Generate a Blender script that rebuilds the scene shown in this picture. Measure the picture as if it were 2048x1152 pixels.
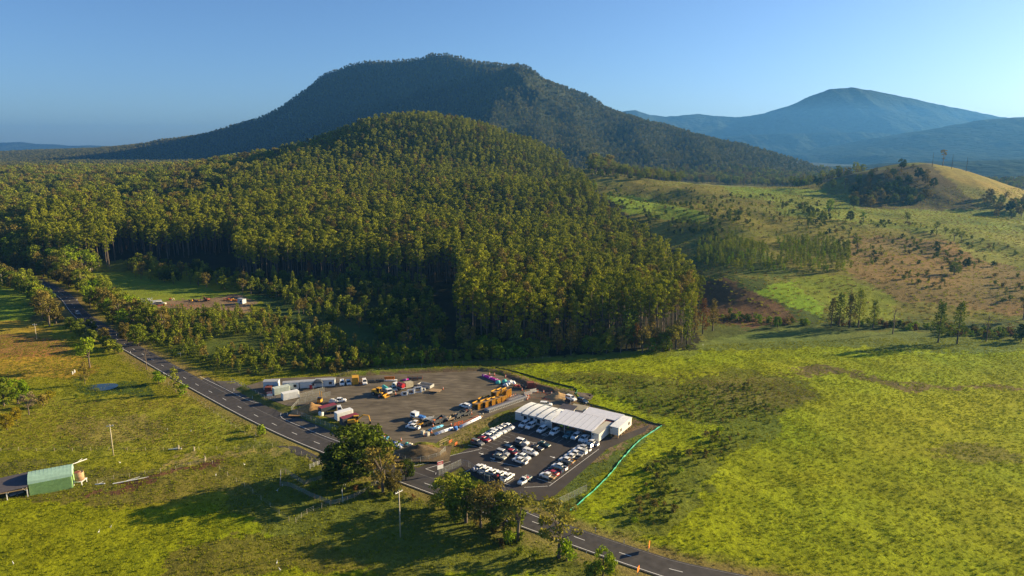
import bpy, bmesh, math, random
import numpy as np
from mathutils import Vector, Matrix, Euler
for o in list(bpy.data.objects): bpy.data.objects.remove(o)
SC = bpy.context.scene
COL = SC.collection
R = math.radians
random.seed(7); RNG = np.random.default_rng(7)

# ---------------------------------------------------------------- camera, sky, sun, exposure
CAM_H = 92.0; FPX = 1365.0; PIT = math.atan(276/1365)
CP, SP = math.cos(PIT), math.sin(PIT)
cd = bpy.data.cameras.new('camera'); cam = bpy.data.objects.new('camera', cd); COL.objects.link(cam)
cam.location = (0, 0, CAM_H); cam.rotation_euler = (math.pi/2-PIT, 0, 0)
cd.sensor_width = 36.0; cd.lens = 36.0*FPX/2048; cd.clip_start = 1; cd.clip_end = 90000
SC.camera = cam
SUN_EL, SUN_AZ = R(17), R(70)          # azimuth from +Y towards +X
w = bpy.data.worlds.new('World'); SC.world = w; w.use_nodes = True
nt = w.node_tree; bg = nt.nodes['Background']
sky = nt.nodes.new('ShaderNodeTexSky'); sky.sky_type = 'NISHITA'; sky.sun_disc = False
sky.sun_elevation = SUN_EL; sky.sun_rotation = SUN_AZ; sky.altitude = 100
sky.air_density = 0.8; sky.dust_density = 0.85; sky.ozone_density = 5.0
nt.links.new(sky.outputs[0], bg.inputs[0]); bg.inputs[1].default_value = 0.060
sd = bpy.data.lights.new('sun', 'SUN'); sd.energy = 5.0; sd.angle = R(0.5); sd.color = (1.0, 0.79, 0.45)
sun = bpy.data.objects.new('sun', sd); COL.objects.link(sun)
SDIR = Vector((math.cos(SUN_EL)*math.sin(SUN_AZ), math.cos(SUN_EL)*math.cos(SUN_AZ), math.sin(SUN_EL)))
sun.rotation_euler = SDIR.to_track_quat('Z', 'Y').to_euler()
SC.view_settings.view_transform = 'Standard'; SC.view_settings.look = 'None'
SC.view_settings.exposure = 1.52; SC.view_settings.gamma = 1.0
SC.render.engine = 'CYCLES'
SC.render.resolution_x, SC.render.resolution_y = 1024, 576
SC.cycles.max_bounces = 5; SC.cycles.volume_bounces = 0; SC.cycles.transparent_max_bounces = 8

# ---------------------------------------------------------------- photo pixel <-> place
def ray(px, py):
    a = (px-1024)/FPX; b = (py-576)/FPX
    return a, CP-b*SP, -SP-b*CP
def P(px, py, z=0.0):
    a, dy, dz = ray(px, py); t = (z-CAM_H)/dz
    return a*t, dy*t
def PD(px, py, Y):
    a, dy, dz = ray(px, py); t = Y/dy
    return a*t, Y, CAM_H+dz*t
def proj(x, y, z):
    zz = z-CAM_H
    fw = y*CP-zz*SP; up = y*SP+zz*CP
    fw = np.maximum(fw, 1e-3)
    return 1024+FPX*x/fw, 576-FPX*up/fw, fw
# ---------------------------------------------------------------- noise
def _h(ix, iy, s):
    n = (ix.astype(np.int64)*374761393+iy.astype(np.int64)*668265263+s*2147483647) & 0xffffffff
    n = ((n ^ (n >> 13))*1274126177) & 0xffffffff
    return ((n ^ (n >> 16)) & 0xffff)/65535.0
def vnoise(x, y, s=0):
    x0 = np.floor(x); y0 = np.floor(y); fx = x-x0; fy = y-y0
    fx = fx*fx*(3-2*fx); fy = fy*fy*(3-2*fy)
    a = _h(x0, y0, s); b = _h(x0+1, y0, s); c = _h(x0, y0+1, s); d = _h(x0+1, y0+1, s)
    return (a+(b-a)*fx)+((c+(d-c)*fx)-(a+(b-a)*fx))*fy
def fbm(x, y, o=4, s=0):
    v = 0; a = .5; t = 0
    for i in range(o):
        v = v+a*vnoise(x, y, s+i*17); t += a; a *= .5; x = x*2.03+5.1; y = y*2.03+1.7
    return v/t
def sstep(a, b, x):
    t = np.clip((x-a)/(b-a), 0, 1); return t*t*(3-2*t)
# ---------------------------------------------------------------- terrain heights
class TPS:
    def __init__(s, pts, lam=0.0, sc=500.0):
        p = np.array(pts, float); s.c = p[:, :2]/sc; s.sc = sc; n = len(p)
        K = s.U(np.linalg.norm(s.c[:, None]-s.c[None], axis=2))+lam*np.eye(n)
        Q = np.hstack([np.ones((n, 1)), s.c]); A = np.zeros((n+3, n+3))
        A[:n, :n] = K; A[:n, n:] = Q; A[n:, :n] = Q.T
        s.w = np.linalg.solve(A, np.concatenate([p[:, 2], np.zeros(3)]))
    @staticmethod
    def U(r): return r*r*np.log(np.maximum(r, 1e-9))
    def __call__(s, x, y):
        x = np.asarray(x, float)/s.sc; y = np.asarray(y, float)/s.sc
        out = s.w[-3]+s.w[-2]*x+s.w[-1]*y
        for (cx, cy), wt in zip(s.c, s.w[:-3]):
            out = out+wt*s.U(np.hypot(x-cx, y-cy))
        return out
pts = []
for Y in (40, 150, 250, 340):
    for X in (-420, -300, -180, -60, 60, 180, 320): pts.append((X, Y, 0))
for X, Y, Z in ((-420, 430, 0), (-300, 430, 0), (-180, 430, 0), (-90, 440, 0), (0, 380, 0), (60, 330, 0), (-350, 520, 1), (-220, 520, 2),
                (0, 1500, 45), (-300, 1500, 50), (-700, 1500, 40), (300, 1500, 30), (700, 1500, 20), (-1100, 1500, 30), (1100, 1500, 20),
                (0, 1300, 50), (-150, 1300, 60), (150, 1250, 35), (330, 1250, 25), (-1100, 2200, 30), (1200, 2200, 20), (-600, 700, 6), (-900, 1000, 20), (900, 900, 30), (800, 500, 15)): pts.append((X, Y, Z))
for px, py, Y in ((870,225,1100),(760,232,1090),(690,262,1060),(640,290,1000),(1000,262,1060),(1060,285,1040),(1100,305,1000),(1140,340,930),
                  (1190,385,800),(1250,430,640),(1330,475,520),(1390,520,420),(870,300,960),(870,350,800),(870,400,660),(870,450,540),
                  (700,300,940),(700,350,800),(700,400,650),(600,340,850),(520,345,820),(520,400,640),(430,395,700),(330,400,680),(250,420,620),
                  (1000,350,820),(1000,400,660),(1050,450,530),(100,330,1500),(0,335,1600),(300,332,1400),(520,308,1350)):
    x, y, z = PD(px, py, Y); pts.append((x, y, z-27))
for px, py, Y in ((100,400,1000),(1200,358,980),(1300,365,960),(1450,375,940),(1600,378,930),(1200,400,780),(1300,420,720),(1450,440,650),(1600,440,660),(1750,440,680),
                  (1900,440,700),(2040,440,700),(1450,500,520),(1600,500,530),(1800,500,540),(2000,500,545),(1450,565,430),(1600,570,430),(1800,570,430),(2000,570,440),
                  (1500,640,377),(1800,640,377),(2040,650,370),(1760,352,900),(1830,325,960),(1885,332,960),(1950,348,940),(2048,388,880),(2150,425,850),
                  (1720,392,850),(1750,415,790),(1850,418,790),(1950,430,760),(1650,374,915)):
    pts.append(PD(px, py, Y))
for px, Y, Z in ((1830,1120,40),(1950,1100,35),(1650,1100,30),(2100,1050,20),(1450,1100,28)): pts.append((PD(px, 400, Y)[0], Y, Z))
T1 = TPS(pts, 1e-4)
mp = []
CREST = ((-500,330,4500),(-300,318,4300),(0,303,4000),(150,298,3900),(230,294,3700),(300,287,3600),(400,268,3450),(460,252,3370),(520,232,3300),(570,205,3240),(620,168,3200),(650,148,3160),(700,131,3120),(750,124,3100),(800,119,3070),(840,115,3050),
         (865,106,3010),(890,105,2990),(930,115,2950),(970,121,2900),(1000,124,2850),(1050,142,2780),(1100,163,2720),(1150,180,2660),(1200,203,2600),(1250,226,2550),(1330,250,2450),
         (1400,270,2350),(1500,290,2200),(1600,320,2000),(1700,352,1850))
for px, py, Y in CREST:
    x, y, z = PD(px, py, Y); mp.append((x, y, z-9)); mp.append((x*1.1, y*1.1+60, (z-9)*.72))
for px, py, Y in ((1035,168,2600),(1040,182,2530),(1018,218,2330),(990,270,2080),(965,330,1820),(700,230,2860),(700,270,2650),(700,300,2400),(850,225,2740),(850,270,2520),(850,295,2250),(780,240,2780),
                  (940,215,2560),(940,280,2300),(600,240,2950),(580,290,2700),(1150,260,2200),(1150,320,1800),(1250,300,2000),(1400,320,1850),(500,290,3000),(400,305,3000),(200,320,2500),(0,325,2300),(350,320,2300)):
    x, y, z = PD(px, py, Y); mp.append((x, y, z-9))
for X, Y, Z in ((0,1500,45),(-300,1500,50),(-700,1500,40),(300,1500,30),(700,1500,20),(-1100,1500,30),(1100,1500,20),(1500,2200,10),(1500,3500,0),(0,4400,100),(-2500,3000,20),(-2500,4500,40),(800,3600,20)): mp.append((X, Y, Z))
T2 = TPS(mp, 2e-4, 1000.)
def _sp(*a): return [PD(p_, q_, Y_)[:2] for p_, q_, Y_ in a]
SPURS = [(_sp((1012,124,2850),(1036,180,2560),(1012,225,2330),(985,270,2080),(962,330,1800)), 75, 95), (_sp((1120,172,2700),(1150,240,2400),(1165,330,1800)), 34, 80), (_sp((1230,218,2560),(1270,270,2250),(1300,330,1800)), 30, 75), (_sp((1340,254,2430),(1390,290,2150),(1420,335,1750)), 24, 70), (_sp((830,118,3050),(800,200,2780),(770,290,2400)), 30, 90), (_sp((1060,148,2770),(1075,230,2400),(1080,320,1800)), 30, 75)]

def wpoly(pp, z=0.): return [P(a, b, z) for a, b in pp]
def sdf(x, y, poly):
    x = np.asarray(x, float); y = np.asarray(y, float); d = np.full(x.shape, 1e18); ins = np.zeros(x.shape, bool); n = len(poly)
    for i in range(n):
        ax, ay = poly[i]; bx, by = poly[(i+1) % n]; ex, ey = bx-ax, by-ay
        t = np.clip(((x-ax)*ex+(y-ay)*ey)/(ex*ex+ey*ey+1e-12), 0, 1)
        d = np.minimum(d, (x-ax-t*ex)**2+(y-ay-t*ey)**2)
        if ay != by:
            ins ^= ((ay > y) != (by > y)) & (x < ax+(y-ay)/(by-ay)*ex)
    d = np.sqrt(d); return np.where(ins, -d, d)
def ldist(x, y, line):
    x = np.asarray(x, float); d = np.full(x.shape, 1e18)
    for (ax, ay), (bx, by) in zip(line[:-1], line[1:]):
        ex, ey = bx-ax, by-ay
        t = np.clip(((x-ax)*ex+(y-ay)*ey)/(ex*ex+ey*ey+1e-12), 0, 1)
        d = np.minimum(d, (x-ax-t*ex)**2+(y-ay-t*ey)**2)
    return np.sqrt(d)
def inpoly(px, py, poly):
    ins = np.zeros(np.shape(px), bool); n = len(poly)
    for i in range(n):
        ax, ay = poly[i]; bx, by = poly[(i+1) % n]
        if ay != by: ins ^= ((ay > py) != (by > py)) & (px < ax+(py-ay)/(by-ay)*(bx-ax))
    return ins
def smooth(line, it=2):
    for _ in range(it):
        o = [line[0]]
        for a, b in zip(line[:-1], line[1:]):
            o += [(.75*a[0]+.25*b[0], .75*a[1]+.25*b[1]), (.25*a[0]+.75*b[0], .25*a[1]+.75*b[1])]
        line = o+[line[-1]]
    return line
YZ = 1.0
YARD = wpoly([(492,772),(545,757),(680,752),(760,748),(850,744),(960,740),(1000,748),(1060,772),(1100,783),(1135,800),(1150,822),(1060,806),(1000,825),(950,845),(884,878),(856,899),(800,893),(740,870),(690,848),(640,828),(608,812),(575,812),(540,800)], YZ)
ROADC = smooth([P(a, b) for a, b in ((2100,1290),(1720,1215),(1371.5,1149.6),(1274.8,1118.3),(1181.7,1086.4),(1090,1053),(818.7,956.5),(660,897),(584,866),(520,836),(467,809),(422.5,785),(380,762.5),(335.5,737.5),(277.5,704.5),(232.5,679),(200,655),(165,634),(148,615),(139,600),(120,585),(95,572),(67,560),(25,549),(-40,542))], 2)
CARP = wpoly([(793,923),(835,936),(893,915),(918,907),(945,893),(1018,848),(1040,842),(1110,856),(1195,877),(1240,872),(1300,850),(1290,864),(1215,898),(1112,990),(1082,1003),(1010,987),(938,948),(924,934),(885,955),(872,968),(850,965),(780,935)])
BERM = smooth([P(a, b, 2) for a, b in ((690,748),(760,742),(850,738),(930,734),(985,734),(1020,742),(1060,760),(1100,775),(1145,782),(1152,795))], 2)
MOUND = wpoly([(800,905),(838,888),(868,890),(882,905),(872,918),(835,925)], .5)
BANK2 = wpoly([(590,823),(640,845),(690,868),(688,860),(640,836),(600,818)], .7)
HOLLOW = wpoly([(1095,785),(1140,783),(1150,797),(1110,800)], .5)
def hfun(x, y):
    x = np.asarray(x, float); y = np.asarray(y, float)
    z = np.zeros(x.shape)
    m = y < 1720
    if m.any(): z[m] = T1(x[m], y[m])
    b = sstep(300, 420, y); z = z*b
    m2 = y > 1380
    if m2.any():
        k = sstep(1400, 1700, y[m2]); xx, yy = x[m2], y[m2]
        zz = T2(xx, yy)
        cyy = np.interp(1024+1365*xx/yy*.99, [c[0] for c in CREST], [c[2] for c in CREST]); crf = sstep(20, 380, cyy-yy)
        g = fbm(xx/260, yy/420, 4, 5); g = 1-np.abs(2*g-1)
        zz = zz+(g-.75)*120*sstep(1600, 2100, yy)*sstep(60, 260, zz)*crf
        for SPp, A_, W_ in SPURS:
            ds = ldist(xx, yy, SPp); zz = zz+A_*np.exp(-(ds/W_)**1.3)*sstep(40, 330, cyy-yy)
        g2 = fbm(xx/70, yy/90, 3, 9)-.5
        zz = zz+g2*26*sstep(60, 200, zz)
        f = 1-sstep(4300, 6500, yy); f = f*(1-sstep(2600, 4500, np.abs(xx)))
        z[m2] = z[m2]*(1-k)+k*np.maximum(zz*f, 0)
    # hillside undulation
    hl = sstep(420, 600, y)*(1-sstep(1300, 1600, y))
    z = z+hl*(fbm(x/60, y/90, 3, 3)-.5)*9
    near = (y < 420) & (y > 110)
    if near.any():
        xx, yy = x[near], y[near]; zz = z[near]
        d = sdf(xx, yy, YARD); zz = zz+YZ*(1-sstep(0.0, 5.0, d))
        db = ldist(xx, yy, BERM); zz = zz+1.5*np.exp(-(db/3.0)**2)*np.where(d > .6, 1, sstep(-1.5, .6, d))
        dm = sdf(xx, yy, MOUND); zz = zz+2.1*(1-sstep(-5, 1.0, dm))*(.7+.6*fbm(xx/3, yy/3, 2, 8))
        dk = sdf(xx, yy, BANK2); zz = zz+.9*(1-sstep(-1, 1.5, dk))
        dc = sdf(xx, yy, CARP); dr = ldist(xx, yy, ROADC)
        flat = sstep(0.0, 6.0, np.minimum(np.minimum(dc, dr-5.5), d+0))
        zz = np.where(dc < 2, zz*sstep(-.2, 2.2, dc), zz)
        zz = np.where(dr < 9, zz*sstep(5.5, 9, dr), zz)
        rough = flat*((fbm(xx/14, yy/14, 3, 21)-.5)*1.1+(fbm(xx/2.2, yy/2.2, 2, 31)-.5)*.35)
        z[near] = zz+rough
    return z
_TS = np.geomspace(90, 6000, 900)
def G(px, py):
    a, dy, dz = ray(px, py)
    x = a*_TS; y = dy*_TS; z = CAM_H+dz*_TS; h = hfun(x, y); k = np.argmax(z < h)
    if z[k] >= h[k]: return (x[-1], y[-1], 0.0)
    k = max(k, 1); d0 = z[k-1]-h[k-1]; d1 = z[k]-h[k]; u = d0/(d0-d1)
    X = x[k-1]+(x[k]-x[k-1])*u; Yy = y[k-1]+(y[k]-y[k-1])*u
    return (X, Yy, float(hfun(np.array([X]), np.array([Yy]))[0]))
def HZ(x, y): return float(hfun(np.array([float(x)]), np.array([float(y)]))[0])

# ---------------------------------------------------------------- materials
def mat(name, col, rough=.7, metal=0., noise=0., nscale=3., spec=.4, bump=0., bscale=20., rnd=0., trans=0.):
    m = bpy.data.materials.new(name); m.use_nodes = True; n = m.node_tree.nodes; l = m.node_tree.links
    b = n['Principled BSDF']; b.inputs['Roughness'].default_value = rough; b.inputs['Metallic'].default_value = metal
    b.inputs['Specular IOR Level'].default_value = spec
    c = n.new('ShaderNodeRGB'); c.outputs[0].default_value = (*col, 1); out = c.outputs[0]
    tc = n.new('ShaderNodeTexCoord')
    if noise:
        t = n.new('ShaderNodeTexNoise'); t.inputs['Scale'].default_value = nscale; t.inputs['Detail'].default_value = 5
        l.new(tc.outputs['Object'], t.inputs['Vector'])
        r = n.new('ShaderNodeMapRange'); r.inputs[1].default_value = .25; r.inputs[2].default_value = .75
        r.inputs[3].default_value = 1-noise; r.inputs[4].default_value = 1+noise; l.new(t.outputs[0], r.inputs[0])
        v = n.new('ShaderNodeVectorMath'); v.operation = 'SCALE'; l.new(out, v.inputs[0]); l.new(r.outputs[0], v.inputs['Scale']); out = v.outputs[0]
    if rnd:
        oi = n.new('ShaderNodeObjectInfo'); r = n.new('ShaderNodeMapRange'); r.inputs[3].default_value = 1-rnd; r.inputs[4].default_value = 1+rnd
        l.new(oi.outputs['Random'], r.inputs[0]); v = n.new('ShaderNodeVectorMath'); v.operation = 'SCALE'
        l.new(out, v.inputs[0]); l.new(r.outputs[0], v.inputs['Scale']); out = v.outputs[0]
    l.new(out, b.inputs['Base Color'])
    if bump:
        t = n.new('ShaderNodeTexNoise'); t.inputs['Scale'].default_value = bscale; t.inputs['Detail'].default_value = 4
        l.new(tc.outputs['Object'], t.inputs['Vector']); bp = n.new('ShaderNodeBump'); bp.inputs['Strength'].default_value = bump
        l.new(t.outputs[0], bp.inputs['Height']); l.new(bp.outputs[0], b.inputs['Normal'])
    if trans: b.inputs['Alpha'].default_value = 1-trans
    return m
def leafmat(name, c1, c2, tr=.2):
    m = bpy.data.materials.new(name); m.use_nodes = True; n = m.node_tree.nodes; l = m.node_tree.links
    n.remove(n['Principled BSDF']); out = n['Material Output']
    oi = n.new('ShaderNodeObjectInfo'); tc = n.new('ShaderNodeTexCoord'); t = n.new('ShaderNodeTexNoise'); t.inputs['Scale'].default_value = .35
    l.new(tc.outputs['Object'], t.inputs['Vector'])
    ad = n.new('ShaderNodeMath'); ad.operation = 'MULTIPLY_ADD'; ad.inputs[1].default_value = .6; l.new(t.outputs[0], ad.inputs[0])
    m2 = n.new('ShaderNodeMath'); m2.operation = 'MULTIPLY_ADD'; m2.inputs[1].default_value = 1.05; m2.inputs[2].default_value = -.28; l.new(oi.outputs['Random'], m2.inputs[0]); l.new(m2.outputs[0], ad.inputs[2])
    mx = n.new('ShaderNodeMix'); mx.data_type = 'RGBA'; mx.inputs[6].default_value = (*c1, 1); mx.inputs[7].default_value = (*c2, 1); l.new(ad.outputs[0], mx.inputs[0])
    d = n.new('ShaderNodeBsdfDiffuse'); tl = n.new('ShaderNodeBsdfTranslucent'); ms = n.new('ShaderNodeMixShader'); ms.inputs[0].default_value = tr
    l.new(mx.outputs[2], d.inputs[0]); l.new(mx.outputs[2], tl.inputs[0]); l.new(d.outputs[0], ms.inputs[1]); l.new(tl.outputs[0], ms.inputs[2]); l.new(ms.outputs[0], out.inputs[0])
    return m
def tag(o, label=None, cat=None, group=None, kind=None):
    if label: o['label'] = label
    if cat: o['category'] = cat
    if group: o['group'] = group
    if kind: o['kind'] = kind
    return o
def link(o, parent=None):
    COL.objects.link(o)
    if parent is not None: o.parent = parent
    return o
def empty(name, loc, rz=0., label=None, cat=None, group=None):
    o = bpy.data.objects.new(name, None); o.empty_display_size = .3; COL.objects.link(o); o.location = loc; o.rotation_euler = (0, 0, rz)
    return tag(o, label, cat, group)
def mesh_np(name, V, F, mats, midx=None, smooth_=False):
    me = bpy.data.meshes.new(name); V = np.asarray(V, np.float32); F = np.asarray(F, np.int32); k = F.shape[1]
    me.vertices.add(len(V)); me.vertices.foreach_set('co', V.ravel()); me.loops.add(F.size); me.loops.foreach_set('vertex_index', F.ravel())
    me.polygons.add(len(F)); me.polygons.foreach_set('loop_start', np.arange(len(F), dtype=np.int32)*k)
    if midx is not None: me.polygons.foreach_set('material_index', np.asarray(midx, np.int32))
    if smooth_: me.polygons.foreach_set('use_smooth', np.ones(len(F), bool))
    for m in mats: me.materials.append(m)
    me.update(calc_edges=True); return me

# ---------------------------------------------------------------- ground colour zones (albedo of the ground cover itself)
LIME=(.21,.25,.005); YEL=(.3,.26,.01); MID=(.13,.17,.01); OLI=(.115,.115,.02); BRG=(.215,.135,.045); RUST=(.165,.085,.04); DIRT=(.15,.10,.062); RGH=(.06,.085,.018); FLO=(.028,.03,.014); TAN=(.2,.155,.085); SAGE=(.13,.15,.04)
ZONES = [
 ('d', [(-3000,560),(700,540),(640,730),(680,760),(480,760),(420,1400),(-3000,1400)], (.185,.188,.012)),
 ('d', [(1020,740),(1400,690),(3200,660),(3200,1500),(1500,1400),(1100,1040),(1150,950),(1300,850)], LIME),
 ('s', [(1330,800),(1600,840),(1800,900),(1900,1100),(1700,1200),(1500,1100)], (.215,.25,.006)),
 ('s', [(1500,720),(3000,700),(3000,1000),(1700,900)], (.235,.265,.008)),
 ('s', [(1080,748),(1200,742),(1380,762),(1450,740),(1620,752),(1640,790),(1560,830),(1560,870),(1480,900),(1430,960),(1390,1040),(1320,1070),(1230,1060),(1180,1030),(1270,1000),(1310,920),(1440,890),(1440,850),(1330,840),(1250,800)], (.125,.15,.016)),
 ('s', [(1400,760),(1560,752),(1640,780),(1560,822),(1440,810)], (.135,.135,.028)),
 ('s', [(1840,900),(1960,885),(2060,920),(1950,930)], (.165,.17,.025)),
 ('s', [(1560,735),(1640,733),(1700,745),(1850,768),(2100,775),(2100,786),(1850,778),(1700,756),(1600,745)], (.15,.115,.04)),
 ('s', [(1380,676),(1600,655),(1800,665),(2100,685),(2100,700),(1800,700),(1500,700),(1340,702)], (.115,.15,.03)),
 ('s', [(1390,560),(1500,545),(1620,600),(1660,640),(2100,640),(2100,672),(1800,660),(1600,655),(1400,680)], (.07,.09,.018)),
 # right hillside
 ('h', [(1150,345),(1700,365),(3000,340),(3000,640),(1640,625),(1560,560),(1400,545),(1300,500)], (.165,.155,.028)),
 ('s', [(1180,385),(1290,395),(1420,430),(1410,445),(1330,440),(1230,420)], (.15,.215,.02)),
 ('s', [(1440,372),(1650,380),(1660,400),(1560,405),(1480,395)], (.16,.21,.02)),
 ('s', [(1540,395),(1720,385),(1850,415),(2100,425),(2100,470),(1900,470),(1700,445),(1560,430)], (.165,.195,.025)),
 ('s', [(1380,480),(1480,480),(1570,530),(1590,560),(1480,548),(1390,540)], (.085,.11,.02)),
 ('s', [(1500,580),(1580,560),(1650,618),(1640,630),(1600,620)], (.18,.26,.015)),
 ('s', [(1580,558),(1680,548),(1780,590),(1800,640),(1700,640),(1650,612)], (.185,.21,.02)),
 ('s', [(1400,565),(1450,552),(1510,580),(1600,640),(1500,655),(1420,640)], (.13,.075,.035)),
 ('s', [(1700,470),(1900,480),(2100,560),(2100,640),(1800,600),(1700,540)], (.19,.13,.042)),
 ('s', [(1880,470),(2100,460),(2100,540),(1960,520)], (.18,.2,.03)),
 ('s', [(1860,325),(1980,345),(3000,420),(3000,450),(2048,410),(1940,375),(1880,345)], (.22,.18,.035)),
 ('s', [(1690,350),(1860,325),(1900,360),(1960,420),(1720,418)], (.1,.085,.03)),
 # forest floors
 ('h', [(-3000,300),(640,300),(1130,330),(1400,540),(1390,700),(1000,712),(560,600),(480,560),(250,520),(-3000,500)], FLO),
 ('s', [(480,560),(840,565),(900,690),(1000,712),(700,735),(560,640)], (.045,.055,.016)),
 # left / middle
 ('s', [(185,545),(260,545),(470,585),(560,595),(430,600),(250,600),(200,585)], (.16,.205,.02)),
 ('s', [(300,603),(360,598),(470,590),(520,600),(500,622),(420,625),(260,622)], (.19,.135,.08)),
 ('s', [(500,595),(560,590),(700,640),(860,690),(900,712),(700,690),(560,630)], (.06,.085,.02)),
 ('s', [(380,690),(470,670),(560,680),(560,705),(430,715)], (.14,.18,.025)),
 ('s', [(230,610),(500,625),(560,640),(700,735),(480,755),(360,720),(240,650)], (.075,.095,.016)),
 ('s', [(650,735),(760,715),(900,715),(1000,705),(1100,706),(960,738),(680,755)], (.13,.12,.03)),
 ('s', [(700,742),(900,722),(1100,712),(1380,700),(1400,712),(1100,725),(980,732),(720,748)], (.15,.18,.02)),
 ('s', [(-3000,575),(130,575),(120,640),(-3000,640)], (.15,.205,.018)),
 ('s', [(-400,640),(60,640),(130,690),(200,740),(150,760),(-400,750)], (.3,.215,.025)),
 ('s', [(-400,668),(80,672),(140,700),(120,712),(-400,715)], (.25,.145,.04)),
 ('s', [(60,600),(180,620),(200,655),(120,660),(60,640)], (.12,.11,.03)),
 ('s', [(140,765),(300,765),(330,800),(200,790)], (.055,.085,.015)),
 ('s', [(-300,790),(200,790),(420,800),(540,880),(300,905),(-300,905)], (.2,.2,.018)),
 ('s', [(150,830),(330,840),(300,880),(130,880)], (.21,.18,.04)),
 ('s', [(350,905),(480,903),(560,900),(560,908),(450,915),(300,925)], (.22,.185,.055)),
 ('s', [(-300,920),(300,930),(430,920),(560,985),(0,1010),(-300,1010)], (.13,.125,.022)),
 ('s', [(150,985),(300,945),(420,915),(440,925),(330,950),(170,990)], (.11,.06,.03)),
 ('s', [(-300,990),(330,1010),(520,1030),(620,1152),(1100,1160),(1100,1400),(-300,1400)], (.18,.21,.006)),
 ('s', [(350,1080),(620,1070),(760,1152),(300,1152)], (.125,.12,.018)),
 # road verges
 ('v', None, (.19,.155,.045)),
 ('w', [(690,752),(760,744),(850,740),(960,736),(1020,742),(1100,772),(1150,780),(1152,797),(1250,835),(1330,850),(1300,868),(1240,880),(1190,845),(1060,800),(1000,742)], (.145,.10,.06)),
 ('s', [(884,880),(950,846),(1000,826),(1060,806),(1110,806),(1035,842),(1015,846),(945,890),(918,905),(890,905)], (.15,.13,.05)),
 ('s', [(965,860),(1000,842),(1030,840),(970,876)], (.07,.10,.02)),
 ('s', [(1205,900),(1300,866),(1222,950),(1140,1020),(1095,1015),(1110,992)], (.09,.125,.025)),
 ('s', [(1205,905),(1240,895),(1225,918),(1180,935)], (.19,.145,.08)),
 ('w', [(800,905),(838,888),(868,890),(882,905),(872,918),(835,925)], (.14,.09,.04)),
 ('s', [(600,812),(640,830),(628,838),(600,826)], (.24,.155,.06)),
 ('s', [(1085,795),(1120,782),(1148,784),(1150,797),(1115,800)], (.10,.085,.065)),
]
def paint(x, y, z):
    px, py, fw = proj(x, y, z)
    wob = np.clip(300/np.maximum(fw, 60), .25, 2.2)
    a = (fbm(x/12, y/12, 4, 51)-.5)*60*wob; b = (fbm(x/12+77, y/12, 4, 61)-.5)*30*wob
    a2 = (fbm(x/2.2, y/2.2, 3, 71)-.5)*26*wob; b2 = (fbm(x/2.2+33, y/2.2, 3, 81)-.5)*14*wob
    qx, qy = px+a+a2, py+b+b2
    C = np.tile(np.array((.12,.13,.02)), (len(x), 1))
    C[y > 1300] = (.03,.038,.016)
    inr = y < 1500
    C[(y > 960) & (px > 1640) & (y < 1500)] = (.03,.038,.016)
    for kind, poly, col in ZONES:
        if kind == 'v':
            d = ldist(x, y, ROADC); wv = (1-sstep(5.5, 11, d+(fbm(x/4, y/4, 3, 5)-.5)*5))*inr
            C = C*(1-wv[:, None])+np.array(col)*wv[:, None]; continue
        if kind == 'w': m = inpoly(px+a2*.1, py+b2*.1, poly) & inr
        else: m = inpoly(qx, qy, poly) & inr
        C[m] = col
    C[(y > 1010) & (px > 1640) & (y < 1500)] = (.03,.038,.016)
    v = fbm(x/28, y/28, 3, 91); v2 = fbm(x/7, y/7, 3, 95)
    C = C*(.84+.32*v)[:, None]*(.88+.24*v2)[:, None]
    C[:, 0] *= (.82+.36*fbm(x/45, y/30, 3, 99))
    return C
# ---------------------------------------------------------------- the ground as one fan of strips out to the horizon
def ground_mat():
    m = bpy.data.materials.new('ground_cover'); m.use_nodes = True; n = m.node_tree.nodes; l = m.node_tree.links
    b = n['Principled BSDF']; b.inputs['Roughness'].default_value = .95; b.inputs['Specular IOR Level'].default_value = .05
    at = n.new('ShaderNodeAttribute'); at.attribute_name = 'cover'; tc = n.new('ShaderNodeTexCoord')
    out = at.outputs['Color']
    for sc, am in ((.9, .18), (.16, .16), (3.5, .2)):
        t = n.new('ShaderNodeTexNoise'); t.inputs['Scale'].default_value = sc; t.inputs['Detail'].default_value = 4; l.new(tc.outputs['Object'], t.inputs['Vector'])
        r = n.new('ShaderNodeMapRange'); r.inputs[1].default_value = .3; r.inputs[2].default_value = .7; r.inputs[3].default_value = 1-am; r.inputs[4].default_value = 1+am; l.new(t.outputs[0], r.inputs[0])
        v = n.new('ShaderNodeVectorMath'); v.operation = 'SCALE'; l.new(out, v.inputs[0]); l.new(r.outputs[0], v.inputs['Scale']); out = v.outputs[0]
    l.new(out, b.inputs['Base Color'])
    t = n.new('ShaderNodeTexNoise'); t.inputs['Scale'].default_value = 1.1; t.inputs['Detail'].default_value = 6; t.inputs['Roughness'].default_value = .7; l.new(tc.outputs['Object'], t.inputs['Vector'])
    bp = n.new('ShaderNodeBump'); bp.inputs['Strength'].default_value = .8; bp.inputs['Distance'].default_value = .6; l.new(t.outputs[0], bp.inputs['Height']); l.new(bp.outputs[0], b.inputs['Normal'])
    return m
GM = ground_mat()
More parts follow.
